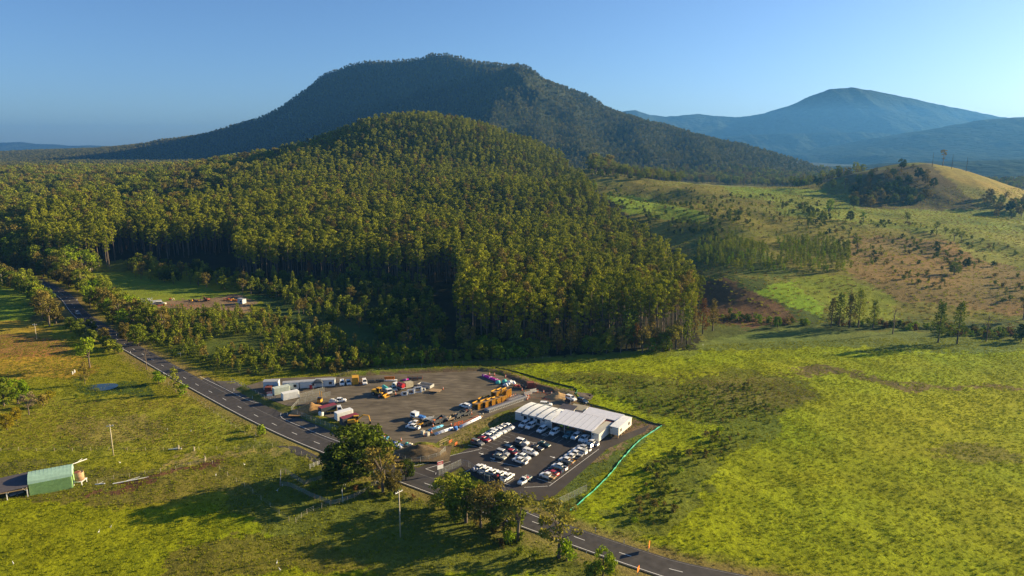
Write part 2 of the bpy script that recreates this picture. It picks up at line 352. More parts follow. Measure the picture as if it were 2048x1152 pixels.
def fan(name, Ys, na, amax=52):
    ang = np.tan(np.radians(np.linspace(-amax, amax, na))); YY, AA = np.meshgrid(Ys, ang, indexing='ij')
    x = (YY*AA).ravel(); y = YY.ravel()
    if y.max() < 8000: z = hfun(x, y)
    else: z = np.where(y < 7000, hfun(x, y), 0.)
    nr = len(Ys); i = np.arange(nr*na).reshape(nr, na)
    F = np.stack([i[:-1, :-1], i[:-1, 1:], i[1:, 1:], i[1:, :-1]], -1).reshape(-1, 4)
    me = mesh_np(name, np.stack([x, y, z], 1), F, [GM], smooth_=True)
    c = paint(x, y, z); at = me.color_attributes.new('cover', 'FLOAT_COLOR', 'POINT')
    at.data.foreach_set('color', np.concatenate([c, np.ones((len(c), 1))], 1).astype(np.float32).ravel())
    o = bpy.data.objects.new(name, me); COL.objects.link(o); o['kind'] = 'structure'; return o
fan('ground', np.concatenate([np.geomspace(20, 100, 12)[:-1], np.geomspace(100, 1500, 620)]), 900)
fan('mountain', np.geomspace(1500, 7000, 300), 700)
fan('distant_plain', np.geomspace(7000, 60000, 12), 60)
# far ranges: real ridges at their own distance
HM = mat('far_forest', (.035,.05,.035), .95, noise=.3, nscale=.012, spec=0., bump=1., bscale=.02); HM.node_tree.nodes['Bump'].inputs['Distance'].default_value = 30.
def ridge(name, crest, width, seed, amp, back=None):
    cr = []
    for px, py, Y in crest: cr.append(PD(px, py, Y))
    cr = np.array(cr); n = 420; u = np.linspace(0, len(cr)-1, n); c = np.stack([np.interp(u, range(len(cr)), cr[:, k]) for k in range(3)], 1)
    T = np.linspace(-1, 1, 70); V = []
    for t in T:
        x = c[:, 0]*(1+t*.0); y = c[:, 1]+t*width; prof = (1-abs(t)**.9)
        z = c[:, 2]*prof; k = 1-np.exp(-abs(t)*6)
        g = fbm(x/(width*.35)+seed, y/(width*.6), 4, seed); g = 1-np.abs(2*g-1)
        z = z+(g-.7)*amp*k*prof*2+(fbm(x/90, y/90, 3, seed+3)-.5)*amp*.12
        V.append(np.stack([x, y, z-2], 1))
    V = np.concatenate(V); i = np.arange(len(T)*n).reshape(len(T), n)
    F = np.stack([i[:-1, :-1], i[:-1, 1:], i[1:, 1:], i[1:, :-1]], -1).reshape(-1, 4)
    o = bpy.data.objects.new(name, mesh_np(name, V, F, [HM], smooth_=True)); COL.objects.link(o); o['kind'] = 'structure'; return o
ridge('distant_mountain', [(1100,245,8800),(1200,226,8600),(1240,221,8500),(1270,219,8500),(1300,228,8500),(1330,233,8400),(1370,229,8400),(1400,226,8400),(1440,231,8300),(1480,232,8200),(1530,225,8100),(1580,208,8000),(1620,190,8000),(1660,176,8000),(1700,172,8000),(1740,178,8000),(1800,190,8000),(1850,199,8000),(1900,211,8000),(1950,221,8000),(2000,232,8000),(2100,246,8000),(2300,262,8000)], 1900, 11, 130)
ridge('distant_hills', [(1560,342,4700),(1640,322,4800),(1700,302,4900),(1760,283,5000),(1830,265,5000),(1900,249,5000),(1960,237,5000),(2048,231,5000),(2200,224,5000),(2500,235,5000)], 2600, 23, 90)
ridge('valley_ridge', [(1560,350,2700),(1620,342,2700),(1700,332,2700),(1780,326,2650),(1860,322,2600),(1950,321,2600),(2048,318,2600),(2200,316,2600),(2500,325,2600)], 800, 57, 22)
ridge('distant_foothills', [(1300,292,6700),(1400,281,6600),(1500,268,6500),(1620,265,6400),(1720,263,6300),(1820,267,6300),(1900,262,6300),(2100,255,6300)], 700, 31, 50)
ridge('distant_range', [(-700,280,11000),(-300,286,11000),(-100,283,11000),(0,285,11000),(40,283,11000),(70,287,11000),(110,288,11000),(140,291,11000),(180,290,11000),(230,292,11000),(330,293,11000)], 1500, 41, 40)

# ---------------------------------------------------------------- flat sheets: road, car park, yard
ASPH = mat('asphalt', (.05,.045,.043), .85, noise=.34, nscale=.6, spec=.25, bump=.12, bscale=18)
_n = ASPH.node_tree.nodes; [setattr(q.inputs['Scale'], 'default_value', q.inputs['Scale'].default_value) for q in _n if q.type == 'TEX_NOISE']
ASPH2 = mat('car_park_asphalt', (.046,.038,.034), .85, noise=.2, nscale=.35, spec=.25, bump=.12, bscale=18)
def gravel():
    m = mat('gravel', (.118,.098,.072), .95, noise=.3, nscale=.12, spec=.1, bump=.5, bscale=6)
    n = m.node_tree.nodes; l = m.node_tree.links; b = n['Principled BSDF']; src = b.inputs['Base Color'].links[0].from_socket
    tc = n.new('ShaderNodeTexCoord'); mp_ = n.new('ShaderNodeMapping'); mp_.inputs['Scale'].default_value = (.5, 2.2, 1); mp_.inputs['Rotation'].default_value = (0, 0, .3)
    t = n.new('ShaderNodeTexNoise'); t.inputs['Scale'].default_value = .25; t.inputs['Detail'].default_value = 6; t.inputs['Distortion'].default_value = 1.5
    l.new(tc.outputs['Object'], mp_.inputs[0]); l.new(mp_.outputs[0], t.inputs['Vector'])
    r = n.new('ShaderNodeMapRange'); r.inputs[1].default_value = .35; r.inputs[2].default_value = .65; r.inputs[3].default_value = .72; r.inputs[4].default_value = 1.3; l.new(t.outputs[0], r.inputs[0])
    v = n.new('ShaderNodeVectorMath'); v.operation = 'SCALE'; l.new(src, v.inputs[0]); l.new(r.outputs[0], v.inputs['Scale']); l.new(v.outputs[0], b.inputs['Base Color'])
    return m
GRAV = gravel(); PAINT = mat('road_paint', (.72,.71,.68), .6, noise=.15, nscale=4); YPAINT = mat('faded_paint', (.25,.24,.22), .7, noise=.3, nscale=2)
def sheet(name, poly, z, m, kind='structure', th=.03):
    bm = bmesh.new(); vs = [bm.verts.new((x, y, z)) for x, y in poly]; f = bm.faces.new(vs)
    if f.normal.z < 0: f.normal_flip()
    bmesh.ops.triangulate(bm, faces=bm.faces[:]); me = bpy.data.meshes.new(name); bm.to_mesh(me); bm.free(); me.materials.append(m)
    o = bpy.data.objects.new(name, me); COL.objects.link(o); o['kind'] = kind; return o
def offs(line, d):
    L = np.array(line); t = np.gradient(L, axis=0); t /= np.linalg.norm(t, axis=1)[:, None]; return L+np.stack([-t[:, 1], t[:, 0]], 1)*d
def resample(line, step):
    L = np.array(line); s = np.concatenate([[0], np.cumsum(np.linalg.norm(np.diff(L, axis=0), axis=1))]); q = np.arange(0, s[-1], step)
    return np.stack([np.interp(q, s, L[:, 0]), np.interp(q, s, L[:, 1])], 1)
def strip_mesh(name, segs, m, z, drape=False):
    V = []; F = []
    for A, B in segs:
        b0 = len(V); n = len(A)
        for a, b in zip(A, B):
            za, zb = (z+max(0, HZ(*a)) if drape else z, z+max(0, HZ(*b)) if drape else z); V += [(a[0], a[1], za), (b[0], b[1], zb)]
        for i in range(n-1): F.append((b0+2*i, b0+2*i+2, b0+2*i+3, b0+2*i+1))
    me = mesh_np(name, V, F, [m]); o = bpy.data.objects.new(name, me); COL.objects.link(o); o['kind'] = 'structure'; return o
RC = resample(ROADC, 2.0)
strip_mesh('road', [(offs(RC, -3.9), offs(RC, 3.9))], ASPH, .16)
_ol = [P(a, b, .1) for a, b in ((415,754),(450,776),(480,791),(505,802),(530,806),(556,808),(562,822),(565,833),(600,849),(640,867),(675,881),(720,898),(793,925),(830,950),(790,948),(740,925),(660,895),(584,864),(520,834),(467,807),(422,783),(400,762))]
sheet('road_junction', _ol, .125, ASPH)
sheet('junction_shoulder', [P(a, b, .1) for a, b in ((470,762),(487,772),(530,800),(560,806),(581,824),(590,832),(690,872),(730,888),(793,925),(720,900),(640,870),(560,836),(470,790),(430,762))], .08, mat('shoulder_gravel', (.075,.066,.058), .95, noise=.25, nscale=.5, bump=.4, bscale=6))
sheet('car_park', CARP, .10, ASPH2)
yo = sheet('gravel_yard', YARD, YZ+.06, GRAV)
ramp = strip_mesh('yard_ramp', [([P(548,806,.3), P(575,800,.9), P(600,793,1.05), P(620,788,1.05)], [P(582,828,.3), P(600,815,.9), P(625,806,1.05), P(645,800,1.05)])], GRAV, 1.085)
for v, zz in zip(ramp.data.vertices, (.14,.14,.7,.7,1.085,1.085,1.085,1.085)): v.co.z = zz
sheet('driveway', [P(a, b) for a, b in ((548,892),(595,893),(640,915),(660,925),(640,930),(600,912),(560,905))], .09, ASPH)
def lines(name, plist, w=.14, z=.185, m=PAINT):
    segs = []
    for pp in plist:
        L = resample([P(a, b, z) for a, b in smooth(pp, 2)] if len(pp) > 2 else [P(a, b, z) for a, b in pp], .6)
        if len(L) < 2: continue
        segs.append((offs(L, -w/2), offs(L, w/2)))
    return strip_mesh(name, segs, m, z)
# centre dashes 3 m on, 9 m off; edge lines
seg = []
D0 = resample(ROADC, .5)
s0 = int(np.argmin(np.hypot(D0[:, 0]-P(1169.4, 1081.7)[0], D0[:, 1]-P(1169.4, 1081.7)[1])))
for s in range(s0 % 24, len(D0)-7, 24):
    q = D0[s:s+7]; seg.append((offs(q, -.08), offs(q, .08)))
strip_mesh('lane_dashes', seg, PAINT, .172)
eL = offs(D0, 3.35); eR = offs(D0, -3.35)
strip_mesh('edge_line_left', [(offs(eL, -.08), offs(eL, .08))], PAINT, .172)
strip_mesh('edge_line_right', [(offs(eR, -.06), offs(eR, .06))], mat('worn_paint', (.2,.19,.18), .7, noise=.4, nscale=1.5), .172)
lines('junction_lines', [[(400,753),(450,777.5),(480,793),(505,804),(527,807)], [(562,826),(561,833),(568,839),(600,852),(640,869),(680,884),(730,903),(793,925),(818,931.5),(833,931),(852,926.7),(893,913.8),(917,907),(941,903),(957,899),(966,896),(956,894)],
    [(936,890.5),(956,894)], [(851,937.6),(901,922.7)], [(851,937.6),(872,945)], [(872,945),(871,950)], [(1052,1024.5),(1075,1034),(1092,1041)]], .14, .182)
def bay(a, b): return [a, b]
cl = [[(1048,974.7),(1098.5,972)], [(1098.5,972),(1199,897)], [(1074,957),(1103,966)], [(981,921),(1046,935)], [(1013,966),(1030.5,955)], [(1000,963),(1022,971)], [(940,939),(927,945)],
      [(1052,882),(1078,887)], [(1062,893),(1068,887)], [(1088,869.5),(1098,868)], [(1095,872),(1098,868)], [(1095,872),(1083,870)], [(1083,870),(1100,862)]]
def gpt(o, a, u, b, v):
    return (o[0]+math.cos(a)*u+math.cos(b)*v, o[1]+math.sin(a)*u+math.sin(b)*v)
AX, BX = R(54), R(-36)
wl = []
def wline(p, q, w=.11):
    L = resample([p, q, (2*q[0]-p[0], 2*q[1]-p[1])][:2], .5); L = np.vstack([L, q]); wl.append((offs(L, -w/2), offs(L, w/2)))
p0 = P(944, 893, .1)
for k in range(10):
    c = gpt(p0, AX, 2.3*k-1.2, BX, 2.2); wline(c, gpt(c, AX, 0, BX, 3.6))
p0 = P(1205, 893, .1)
for k in range(12): c = gpt(p0, AX, -2.55*k-.6, BX, -.3); wline(c, gpt(c, AX, 0, BX, -5))
for q in ((1041,853),(1052,857),(1072,861),(1100,868),(1118,872),(1129,876),(1143,880),(1159,884),(1176,886)):
    c = P(*q, .1); wline(c, gpt(c, AX, -4.5, BX, 0)) if q[0] < 1130 else wline(c, gpt(c, AX, -2.5, BX, 0))
for k in range(5): c = gpt(P(1094, 893, .1), AX, -2.5*k, BX, 0); wline(c, gpt(c, AX, 0, BX, -4.2))
for k in range(5): c = gpt(P(1068, 887, .1), AX, -2.5*k, BX, 0); wline(c, gpt(c, AX, 0, BX, -4.5))
strip_mesh('bay_lines', wl, YPAINT, .116)
o = lines('car_park_lines', cl, .13, .118)
aw = []
for q in ((1013,884),(1086,882),(962,907),(1013,938),(985,917),(1105,914)):
    c = P(*q, .12); aw.append((np.array([gpt(c, BX, -.9, AX, -.12), gpt(c, BX, .3, AX, -.12)]), np.array([gpt(c, BX, -.9, AX, .12), gpt(c, BX, .3, AX, .12)])))
    aw.append((np.array([gpt(c, BX, .3, AX, -.5), gpt(c, BX, 1.0, AX, -.02)]), np.array([gpt(c, BX, .3, AX, .5), gpt(c, BX, 1.0, AX, .02)])))
strip_mesh('arrow_markings', aw, PAINT, .118)
# patched asphalt
pq = []
for s, a, b, l in ((60,-3.2,-.3,6),(95,.3,3.2,4),(128,-3.1,-.2,9),(150,.2,3.1,5),(70,.4,1.6,14),(176,-3.2,3.2,1.2)):
    q = RC[s:s+max(2,int(l/2))+1]; pq.append((offs(RC, a)[s:s+len(q)], offs(RC, b)[s:s+len(q)]))
strip_mesh('road_patches', pq, mat('asphalt_patch', (.03,.028,.028), .9, noise=.2, nscale=1.), .166)
# pond
WAT = mat('pond_water', (.02,.035,.04), .04, spec=.6)
pd = [P(a, b, .05) for a, b in smooth([(178,774),(190,770),(212,768),(234,768),(238,773),(226,779),(205,783),(188,783),(176,779),(178,774)], 2)[:-1]]
o = sheet('pond', pd, .32, WAT)

# ---------------------------------------------------------------- leaf clouds
def leaves(centers, radii, n, size, flat=.75, out=.8, rng=RNG, core=.35):
    """quads scattered through each clump, facing mostly outwards"""
    C = np.repeat(np.asarray(centers, float), n, 0); Rr = np.repeat(np.asarray(radii, float), n)
    d = rng.normal(size=C.shape); d /= np.linalg.norm(d, axis=1)[:, None]
    r = core+(1-core)*rng.random(len(C))**.6
    p = C+d*(r*Rr)[:, None]*np.array((1, 1, flat))
    nm = d*out+rng.normal(size=C.shape)*.6; nm /= np.linalg.norm(nm, axis=1)[:, None]
    t = np.cross(nm, rng.normal(size=C.shape)); t /= np.linalg.norm(t, axis=1)[:, None]; b = np.cross(nm, t)
    s = (size*(.6+.8*rng.random(len(C))))[:, None]
    V = np.stack([p-t*s, p-b*s*.55, p+t*s, p+b*s*.55], 1).reshape(-1, 3)
    return V, np.arange(len(V)).reshape(-1, 4)
def limb(pts, radii, k=6):
    V = []; F = []
    for i, (p, r) in enumerate(zip(pts, radii)):
        for j in range(k):
            a = 2*math.pi*j/k; V.append((p[0]+math.cos(a)*r, p[1]+math.sin(a)*r, p[2]))
    for i in range(len(pts)-1):
        for j in range(k): F.append((i*k+j, i*k+(j+1) % k, (i+1)*k+(j+1) % k, (i+1)*k+j))
    return V, F
def join(parts):
    V = []; F = []; o = 0
    for v, f in parts: V.append(np.asarray(v, float)); F.append(np.asarray(f, int)+o); o += len(v)
    return np.concatenate(V), np.concatenate(F)
def tree_shape(kind, seed, lod=1.):
    """returns crown (V,F) and trunk (V,F); unit = metres for a typical tree of its kind"""
    g = np.random.default_rng(seed); rr = random.Random(seed); cs = []; rs = []; tr = []
    if kind == 'plantation':      # 30 m, bare pole, rounded head
        H = 29; lean = g.normal(size=2)*.5
        tr.append(limb([(0,0,-2),(lean[0]*.2,lean[1]*.2,10),(lean[0]*.6,lean[1]*.6,20),(lean[0],lean[1],27)], (.28,.22,.15,.06), 5))
        n = 24
        for i in range(n):
            h = 13+15.2*((i+.5)/n)**.7; w = 3.0*math.sin(math.pi*min(1, max(.12, (h-8)/25)))**.7*(1 if h < 25 else .9)
            a = rr.random()*6.28; q = w*rr.uniform(.25, .95); cs.append((lean[0]+math.cos(a)*q, lean[1]+math.sin(a)*q, h)); rs.append(rr.uniform(.85, 1.45))
        cs.append((lean[0], lean[1], 28)); rs.append(1.5); N, S, fl = 32, .42, .62
    elif kind == 'gum':           # 15 m spreading eucalypt, separate heads on limbs
        tr.append(limb([(0,0,-1),(.1,.1,3),(.3,0,6)], (.42,.33,.26), 7)); n = 22
        for i in range(n):
            a = rr.random()*6.28; h = rr.uniform(5.5, 14); w = 4.6*math.sin(math.pi*min(.98, max(.2, (h-2.5)/13.5)))**.8; q = w*rr.uniform(.35, 1)
            c = (math.cos(a)*q, math.sin(a)*q, h); cs.append(c); rs.append(rr.uniform(1.1, 1.9))
            if i % 2 == 0: tr.append(limb([(.3,0,4.5+rr.random()*1.5),(c[0]*.5+.1,c[1]*.5,h*.75),(c[0],c[1],c[2])], (.17,.11,.04), 5))
        N, S, fl = 60, .36, .7
    elif kind == 'dense':         # 13 m thick rounded tree
        tr.append(limb([(0,0,-1),(0,.1,3),(.2,0,6),(0,0,9)], (.45,.36,.28,.12), 7)); n = 42
        for i in range(n):
            a = rr.random()*6.28; h = rr.uniform(2.6, 12.3); w = 4.9*math.sqrt(max(.05, 1-((h-6.3)/6.6)**2)); q = w*rr.uniform(.45, 1)
            cs.append((math.cos(a)*q, math.sin(a)*q, h)); rs.append(rr.uniform(1.2, 2.0))
        for a in (0, 2.1, 4.2): tr.append(limb([(0,0,3),(math.cos(a)*1.6,math.sin(a)*1.6,6),(math.cos(a)*3,math.sin(a)*3,8.5)], (.22,.14,.05), 5))
        N, S, fl = 74, .37, .75
    elif kind == 'casuarina':     # 14 m wispy cone
        tr.append(limb([(0,0,-1),(.1,0,5),(0,.1,12.5)], (.3,.2,.04), 6)); n = 26
        for i in range(n):
            h = 3+10.5*(i+.5)/n; w = 2.9*(1-(h-2)/13)+.4; a = i*2.4+rr.random(); q = w*rr.uniform(.3, .9)
            cs.append((math.cos(a)*q, math.sin(a)*q, h)); rs.append(rr.uniform(.7, 1.3))
        N, S, fl = 34, .3, 1.1
    elif kind == 'slim':          # 8 m young tree
        tr.append(limb([(0,0,-.6),(.05,0,3),(0,0,7)], (.12,.09,.03), 5)); n = 15
        for i in range(n):
            h = 1.6+6.2*(i+.5)/n; w = 1.7*math.sin(math.pi*min(.95, max(.25, h/8.6))); a = rr.random()*6.28; q = w*rr.uniform(.2, .9)
            cs.append((math.cos(a)*q, math.sin(a)*q, h)); rs.append(rr.uniform(.6, 1.05))
        N, S, fl = 30, .27, .9
    elif kind == 'bush':          # 3 m mound of leaves
        tr.append(limb([(0,0,-.4),(.05,0,1),(0,0,2)], (.1,.07,.02), 5)); n = 14
        for i in range(n):
            a = rr.random()*6.28; h = rr.uniform(.5, 2.6); q = 1.5*math.sqrt(max(.05, 1-((h-.9)/2.1)**2))*rr.uniform(.2, 1)
            cs.append((math.cos(a)*q, math.sin(a)*q, h)); rs.append(rr.uniform(.45, .85))
        N, S, fl = 26, .22, .8
    elif kind == 'bare':          # dead standing tree
        tr.append(limb([(0,0,-1),(.15,0,4),(0,.1,8),(.3,0,11)], (.26,.2,.13,.04), 6))
        for i in range(26):
            a = rr.random()*6.28; h = rr.uniform(3.5, 10); l = rr.uniform(1.2, 3.2)*(1-h/18)
            tr.append(limb([(0,0,h),(math.cos(a)*l*.5,math.sin(a)*l*.5,h+l*.5),(math.cos(a)*l,math.sin(a)*l,h+l*1.1)], (.08,.05,.015), 4))
        for i in range(10):
            a = rr.random()*6.28; h = rr.uniform(6, 11.5); q = rr.uniform(.4, 2); cs.append((math.cos(a)*q, math.sin(a)*q, h)); rs.append(.8)
        N, S, fl = 7, .2, .9
    elif kind == 'lone':          # tall single trunk, umbrella head
        tr.append(limb([(0,0,-1),(.2,0,7),(0,.1,13),(.2,0,18)], (.42,.34,.24,.1), 6)); n = 20
        for i in range(n):
            a = rr.random()*6.28; h = rr.uniform(13, 18.5); q = 4.2*math.sqrt(max(.1, 1-((h-15)/4.2)**2))*rr.uniform(.3, 1)
            cs.append((math.cos(a)*q, math.sin(a)*q, h)); rs.append(rr.uniform(.9, 1.4))
            if i % 3 == 0: tr.append(limb([(0,0,12),(math.cos(a)*q*.6,math.sin(a)*q*.6,h*.9),(math.cos(a)*q,math.sin(a)*q,h)], (.12,.08,.03), 4))
        for i in range(4): a = rr.random()*6.28; cs.append((math.cos(a)*1.3, math.sin(a)*1.3, rr.uniform(8, 11.5))); rs.append(.9)
        N, S, fl = 34, .36, .6
    N = max(4, int(N*lod)); S = S/math.sqrt(lod)
    return leaves(cs, rs, N, S, fl, rng=g), join(tr)
BARK = mat('pale_bark', (.13,.1,.075), .9, noise=.3, nscale=.8, rnd=.2)
BARKD = mat('dark_bark', (.085,.065,.05), .95, noise=.3, nscale=.8, rnd=.2)
LEAF = {'plantation': leafmat('plantation_leaf', (.13,.155,.012), (.27,.28,.02)), 'gum': leafmat('gum_leaf', (.12,.14,.02), (.24,.22,.035)),
        'olive': leafmat('olive_leaf', (.12,.105,.024), (.23,.18,.04)), 'dense': leafmat('dense_leaf', (.08,.12,.012), (.17,.2,.018)),
        'casuarina': leafmat('needle_leaf', (.06,.062,.02), (.10,.09,.028)), 'fresh': leafmat('fresh_leaf', (.13,.22,.01), (.22,.29,.015)),
        'yellow': leafmat('yellow_leaf', (.2,.19,.012), (.26,.2,.015)), 'dark': leafmat('dark_leaf', (.04,.065,.01), (.08,.11,.014)),
        'slim': leafmat('young_leaf', (.12,.155,.015), (.24,.26,.025)), 'rust': leafmat('rust_leaf', (.14,.075,.03), (.2,.1,.03)),
        'far': leafmat('mountain_leaf', (.06,.08,.025), (.19,.18,.05)), 'bare': leafmat('bare_twig', (.2,.16,.1), (.24,.18,.1))}
_tc = {}
def tree_mesh(kind, var, leaf, lod=1., bark=None):
    k = (kind, var, leaf, lod)
    if k not in _tc:
        key2 = (kind, var, lod)
        if key2 not in _tc: _tc[key2] = tree_shape(kind, var*13+hash(kind) % 1 + len(kind)*7, lod)
        (cv, cf), (tv, tf) = _tc[key2]
        _tc[k] = (mesh_np('crown', cv, cf, [LEAF[leaf]]), mesh_np('trunk', tv, tf, [bark or (BARK if kind in ('plantation','gum','bare','lone','slim') else BARKD)], smooth_=True))
    return _tc[k]
def tree(name, kind, leaf, loc, s=1., sz=None, var=0, label=None, group=None, cat='tree', rz=None, lod=1.):
    c, t = tree_mesh(kind, var, leaf, lod)
    r = empty(name, loc, random.random()*6.28 if rz is None else rz, label, cat, group); r.scale = (s, s, sz or s)
    for nm, me in (('crown', c), ('trunk', t)):
        o = bpy.data.objects.new(nm, me); COL.objects.link(o); o.parent = r
    return r
# ---------------------------------------------------------------- scattered stuff (one object each)
def scatter(name, pts, sc, protos, label=None, cat=None, kind='stuff', zs=None):
    """one object whose geometry nodes place copies of the prototype meshes on its points"""
    me = bpy.data.meshes.new(name); pts = np.asarray(pts, np.float32); me.vertices.add(len(pts)); me.vertices.foreach_set('co', pts.ravel())
    a = me.attributes.new('sc', 'FLOAT', 'POINT'); a.data.foreach_set('value', np.asarray(sc, np.float32))
    o = bpy.data.objects.new(name, me); COL.objects.link(o); tag(o, label, cat, None, kind)
    pc = bpy.data.collections.new(name+'_kinds')
    for i, m in enumerate(protos):
        q = bpy.data.objects.new(name+'_shape', m); pc.objects.link(q)
    ng = bpy.data.node_groups.new(name+'_nodes', 'GeometryNodeTree'); ng.interface.new_socket('Geometry', in_out='INPUT', socket_type='NodeSocketGeometry'); ng.interface.new_socket('Geometry', in_out='OUTPUT', socket_type='NodeSocketGeometry')
    n = ng.nodes; l = ng.links; gi = n.new('NodeGroupInput'); go = n.new('NodeGroupOutput'); ip = n.new('GeometryNodeInstanceOnPoints')
    ci = n.new('GeometryNodeCollectionInfo'); ci.inputs[0].default_value = pc; ci.inputs['Separate Children'].default_value = True; ci.inputs['Reset Children'].default_value = True
    ip.inputs['Pick Instance'].default_value = True
    rv = n.new('FunctionNodeRandomValue'); rv.data_type = 'FLOAT_VECTOR'; rv.inputs[0].default_value = (-.04, -.04, 0); rv.inputs[1].default_value = (.04, .04, 6.283)
    ri = n.new('FunctionNodeRandomValue'); ri.data_type = 'INT'; ri.inputs[4].default_value = 0; ri.inputs[5].default_value = len(protos)-1
    na = n.new('GeometryNodeInputNamedAttribute'); na.data_type = 'FLOAT'; na.inputs[0].default_value = 'sc'
    l.new(gi.outputs[0], ip.inputs['Points']); l.new(ci.outputs[0], ip.inputs['Instance']); l.new(rv.outputs[0], ip.inputs['Rotation']); l.new(ri.outputs[2], ip.inputs['Instance Index'])
    l.new(na.outputs[0], ip.inputs['Scale']); l.new(ip.outputs[0], go.inputs[0])
    md = o.modifiers.new('scatter', 'NODES'); md.node_group = ng; return o
def joined(kind, var, leaf, lod=1., bark=None):
    c, t = tree_mesh(kind, var, leaf, lod); bm = bmesh.new(); bm.from_mesh(c); n0 = len(bm.faces); bm.from_mesh(t); bm.faces.ensure_lookup_table()
    for f in bm.faces[n0:]: f.material_index = 1
    me = bpy.data.meshes.new(kind); bm.to_mesh(me); bm.free(); me.materials.append(c.materials[0]); me.materials.append(t.materials[0]); return me
def jgrid(x0, x1, y0, y1, step, jit=.38):
    X, Y = np.meshgrid(np.arange(x0, x1, step), np.arange(y0, y1, step)); X = X.ravel(); Y = Y.ravel()
    return X+(RNG.random(len(X))-.5)*step*2*jit, Y+(RNG.random(len(X))-.5)*step*2*jit
def area(polys, y0, y1, step, x0=-1400, x1=1300, excl=(), jit=.38):
    """ground points inside photo-traced areas, step metres apart"""
    x, y = jgrid(x0, x1, y0, y1, step, jit); k = np.abs(x) < y*.95+40; x, y = x[k], y[k]; z = hfun(x, y); px, py, fw = proj(x, y, z)
    m = np.zeros(len(x), bool)
    for p in polys: m |= inpoly(px, py, p)
    for p in excl: m &= ~inpoly(px, py, p)
    m &= (px > -120) & (px < 2170)
    return x[m], y[m], z[m], px[m], py[m]
# ---------------------------------------------------------------- plantation forest: 300 nearest as trees, the rest one wood
PL1 = [(475,562),(600,562),(840,578),(895,680),(960,700),(1080,706),(1300,698),(1375,692),(1398,650),(1335,560),(1255,490),(1195,430),(1155,378),(1115,338),(1060,312),(1000,290),(870,252),(740,258),(650,300),(560,350),(430,425),(330,452),(255,478),(250,500),(300,522),(470,510)]
PL2 = [(62,468),(60,532),(150,540),(232,538),(258,486),(250,440),(150,432)]
x, y, z, px, py = area([PL1], 300, 1180, 6.3)
hole = inpoly(px, py, [(560,555),(850,560),(905,640),(900,600),(880,540),(700,530)])
edge = (y < 700)
# front gap between the two blocks
gap = inpoly(px, py, [(845,566),(905,566),(925,620),(895,690),(860,640)])
k = ~gap; x, y, z, px, py = x[k], y[k], z[k], px[k], py[k]
x2, y2, z2, px2, py2 = area([PL2], 430, 760, 7.5)
big = np.concatenate([np.zeros(len(x)), np.ones(len(x2))]); x = np.concatenate([x, x2]); y = np.concatenate([y, y2]); z = np.concatenate([z, z2]); px = np.concatenate([px, px2]); py = np.concatenate([py, py2])
# those that show largest: nearest rows whose own front is open
order = np.argsort(y*(1-.0*big)); ix = {}
vis = []
cell = {}
for i in order:
    c = int(px[i]//9); top = proj(x[i], y[i], z[i]+29)[1]; n = cell.get(c, 9999)
    if top < n-6: vis.append((i, min(n, py[i])-top)); cell[c] = top
vis.sort(key=lambda t: -t[1]*1.0/ (1+0*t[0])); sel = [t[0] for t in vis[:300]]; selset = set(int(i) for i in sel)
for n, i in enumerate(sel):
    s = random.uniform(.82, 1.12)*(1.08 if big[i] else 1)
    tree('plantation_tree', 'plantation', 'plantation', (x[i], y[i], z[i]-.3), s*.98, s, n % 6,
         'tall plantation eucalypt with bare pale trunk in the far left block' if big[i] else 'tall straight plantation eucalypt with rounded olive head at the front of the dense forest', 'plantation eucalypts in the far left block' if big[i] else 'plantation eucalypts of the hill forest')
rest = np.array([i for i in range(len(x)) if i not in selset]); print('plantation', len(x), 'rest', len(rest))
pp = [joined('plantation', v, 'plantation' if v != 4 else 'olive', .8) for v in range(8)]
scatter('plantation_forest', np.stack([x[rest], y[rest], z[rest]-.3], 1), RNG.uniform(.76, 1.14, len(rest))*np.where(big[rest] > 0, 1.08, 1), pp, 'dense plantation forest covering the rounded hill', 'forest')
# ---------------------------------------------------------------- mixed woodland far left and behind, forest on the mountain
WL = [[(-200,345),(0,345),(230,340),(520,325),(640,305),(560,350),(430,425),(330,452),(255,478),(60,470),(60,535),(-200,540)],]
x, y, z, px, py = area(WL, 480, 1700, 12)
k = RNG.random(len(x)) < .8; x, y, z = x[k], y[k], z[k]
x3, y3, z3, px3, py3 = area([[(1180,340),(1700,340),(1760,372),(1620,376),(1450,370),(1300,362),(1180,354)]], 1000, 1700, 12); x = np.concatenate([x, x3]); y = np.concatenate([y, y3]); z = np.concatenate([z, z3])
x3, y3, z3, px3, py3 = area([[(1640,300),(2170,300),(2170,420),(1640,420)]], 1300, 3200, 15); x = np.concatenate([x, x3]); y = np.concatenate([y, y3]); z = np.concatenate([z, z3]); print('woodland', len(x))
scatter('mixed_woodland', np.stack([x, y, z-.3], 1), RNG.uniform(1.0, 2.0, len(x))*np.where(x > 150, .62, 1), [joined('gum', 0, 'slim', .6), joined('gum', 1, 'olive', .6), joined('gum', 2, 'gum', .6), joined('dense', 0, 'dense', .5), joined('casuarina', 1, 'olive', .6), joined('gum', 3, 'slim', .6)], 'mixed eucalypt woodland rolling away at the foot of the mountain', 'woodland')
x, y = jgrid(-3300, 1700, 1480, 4300, 13.5, .45); z = hfun(x, y); px, py, fw = proj(x, y, z)
cr = np.interp(px, [c[0] for c in CREST], [c[2] for c in CREST])
k = (px > -40) & (px < 1790) & (y < cr+45) & (py < 372) & (z > 12); x, y, z = x[k], y[k], z[k]
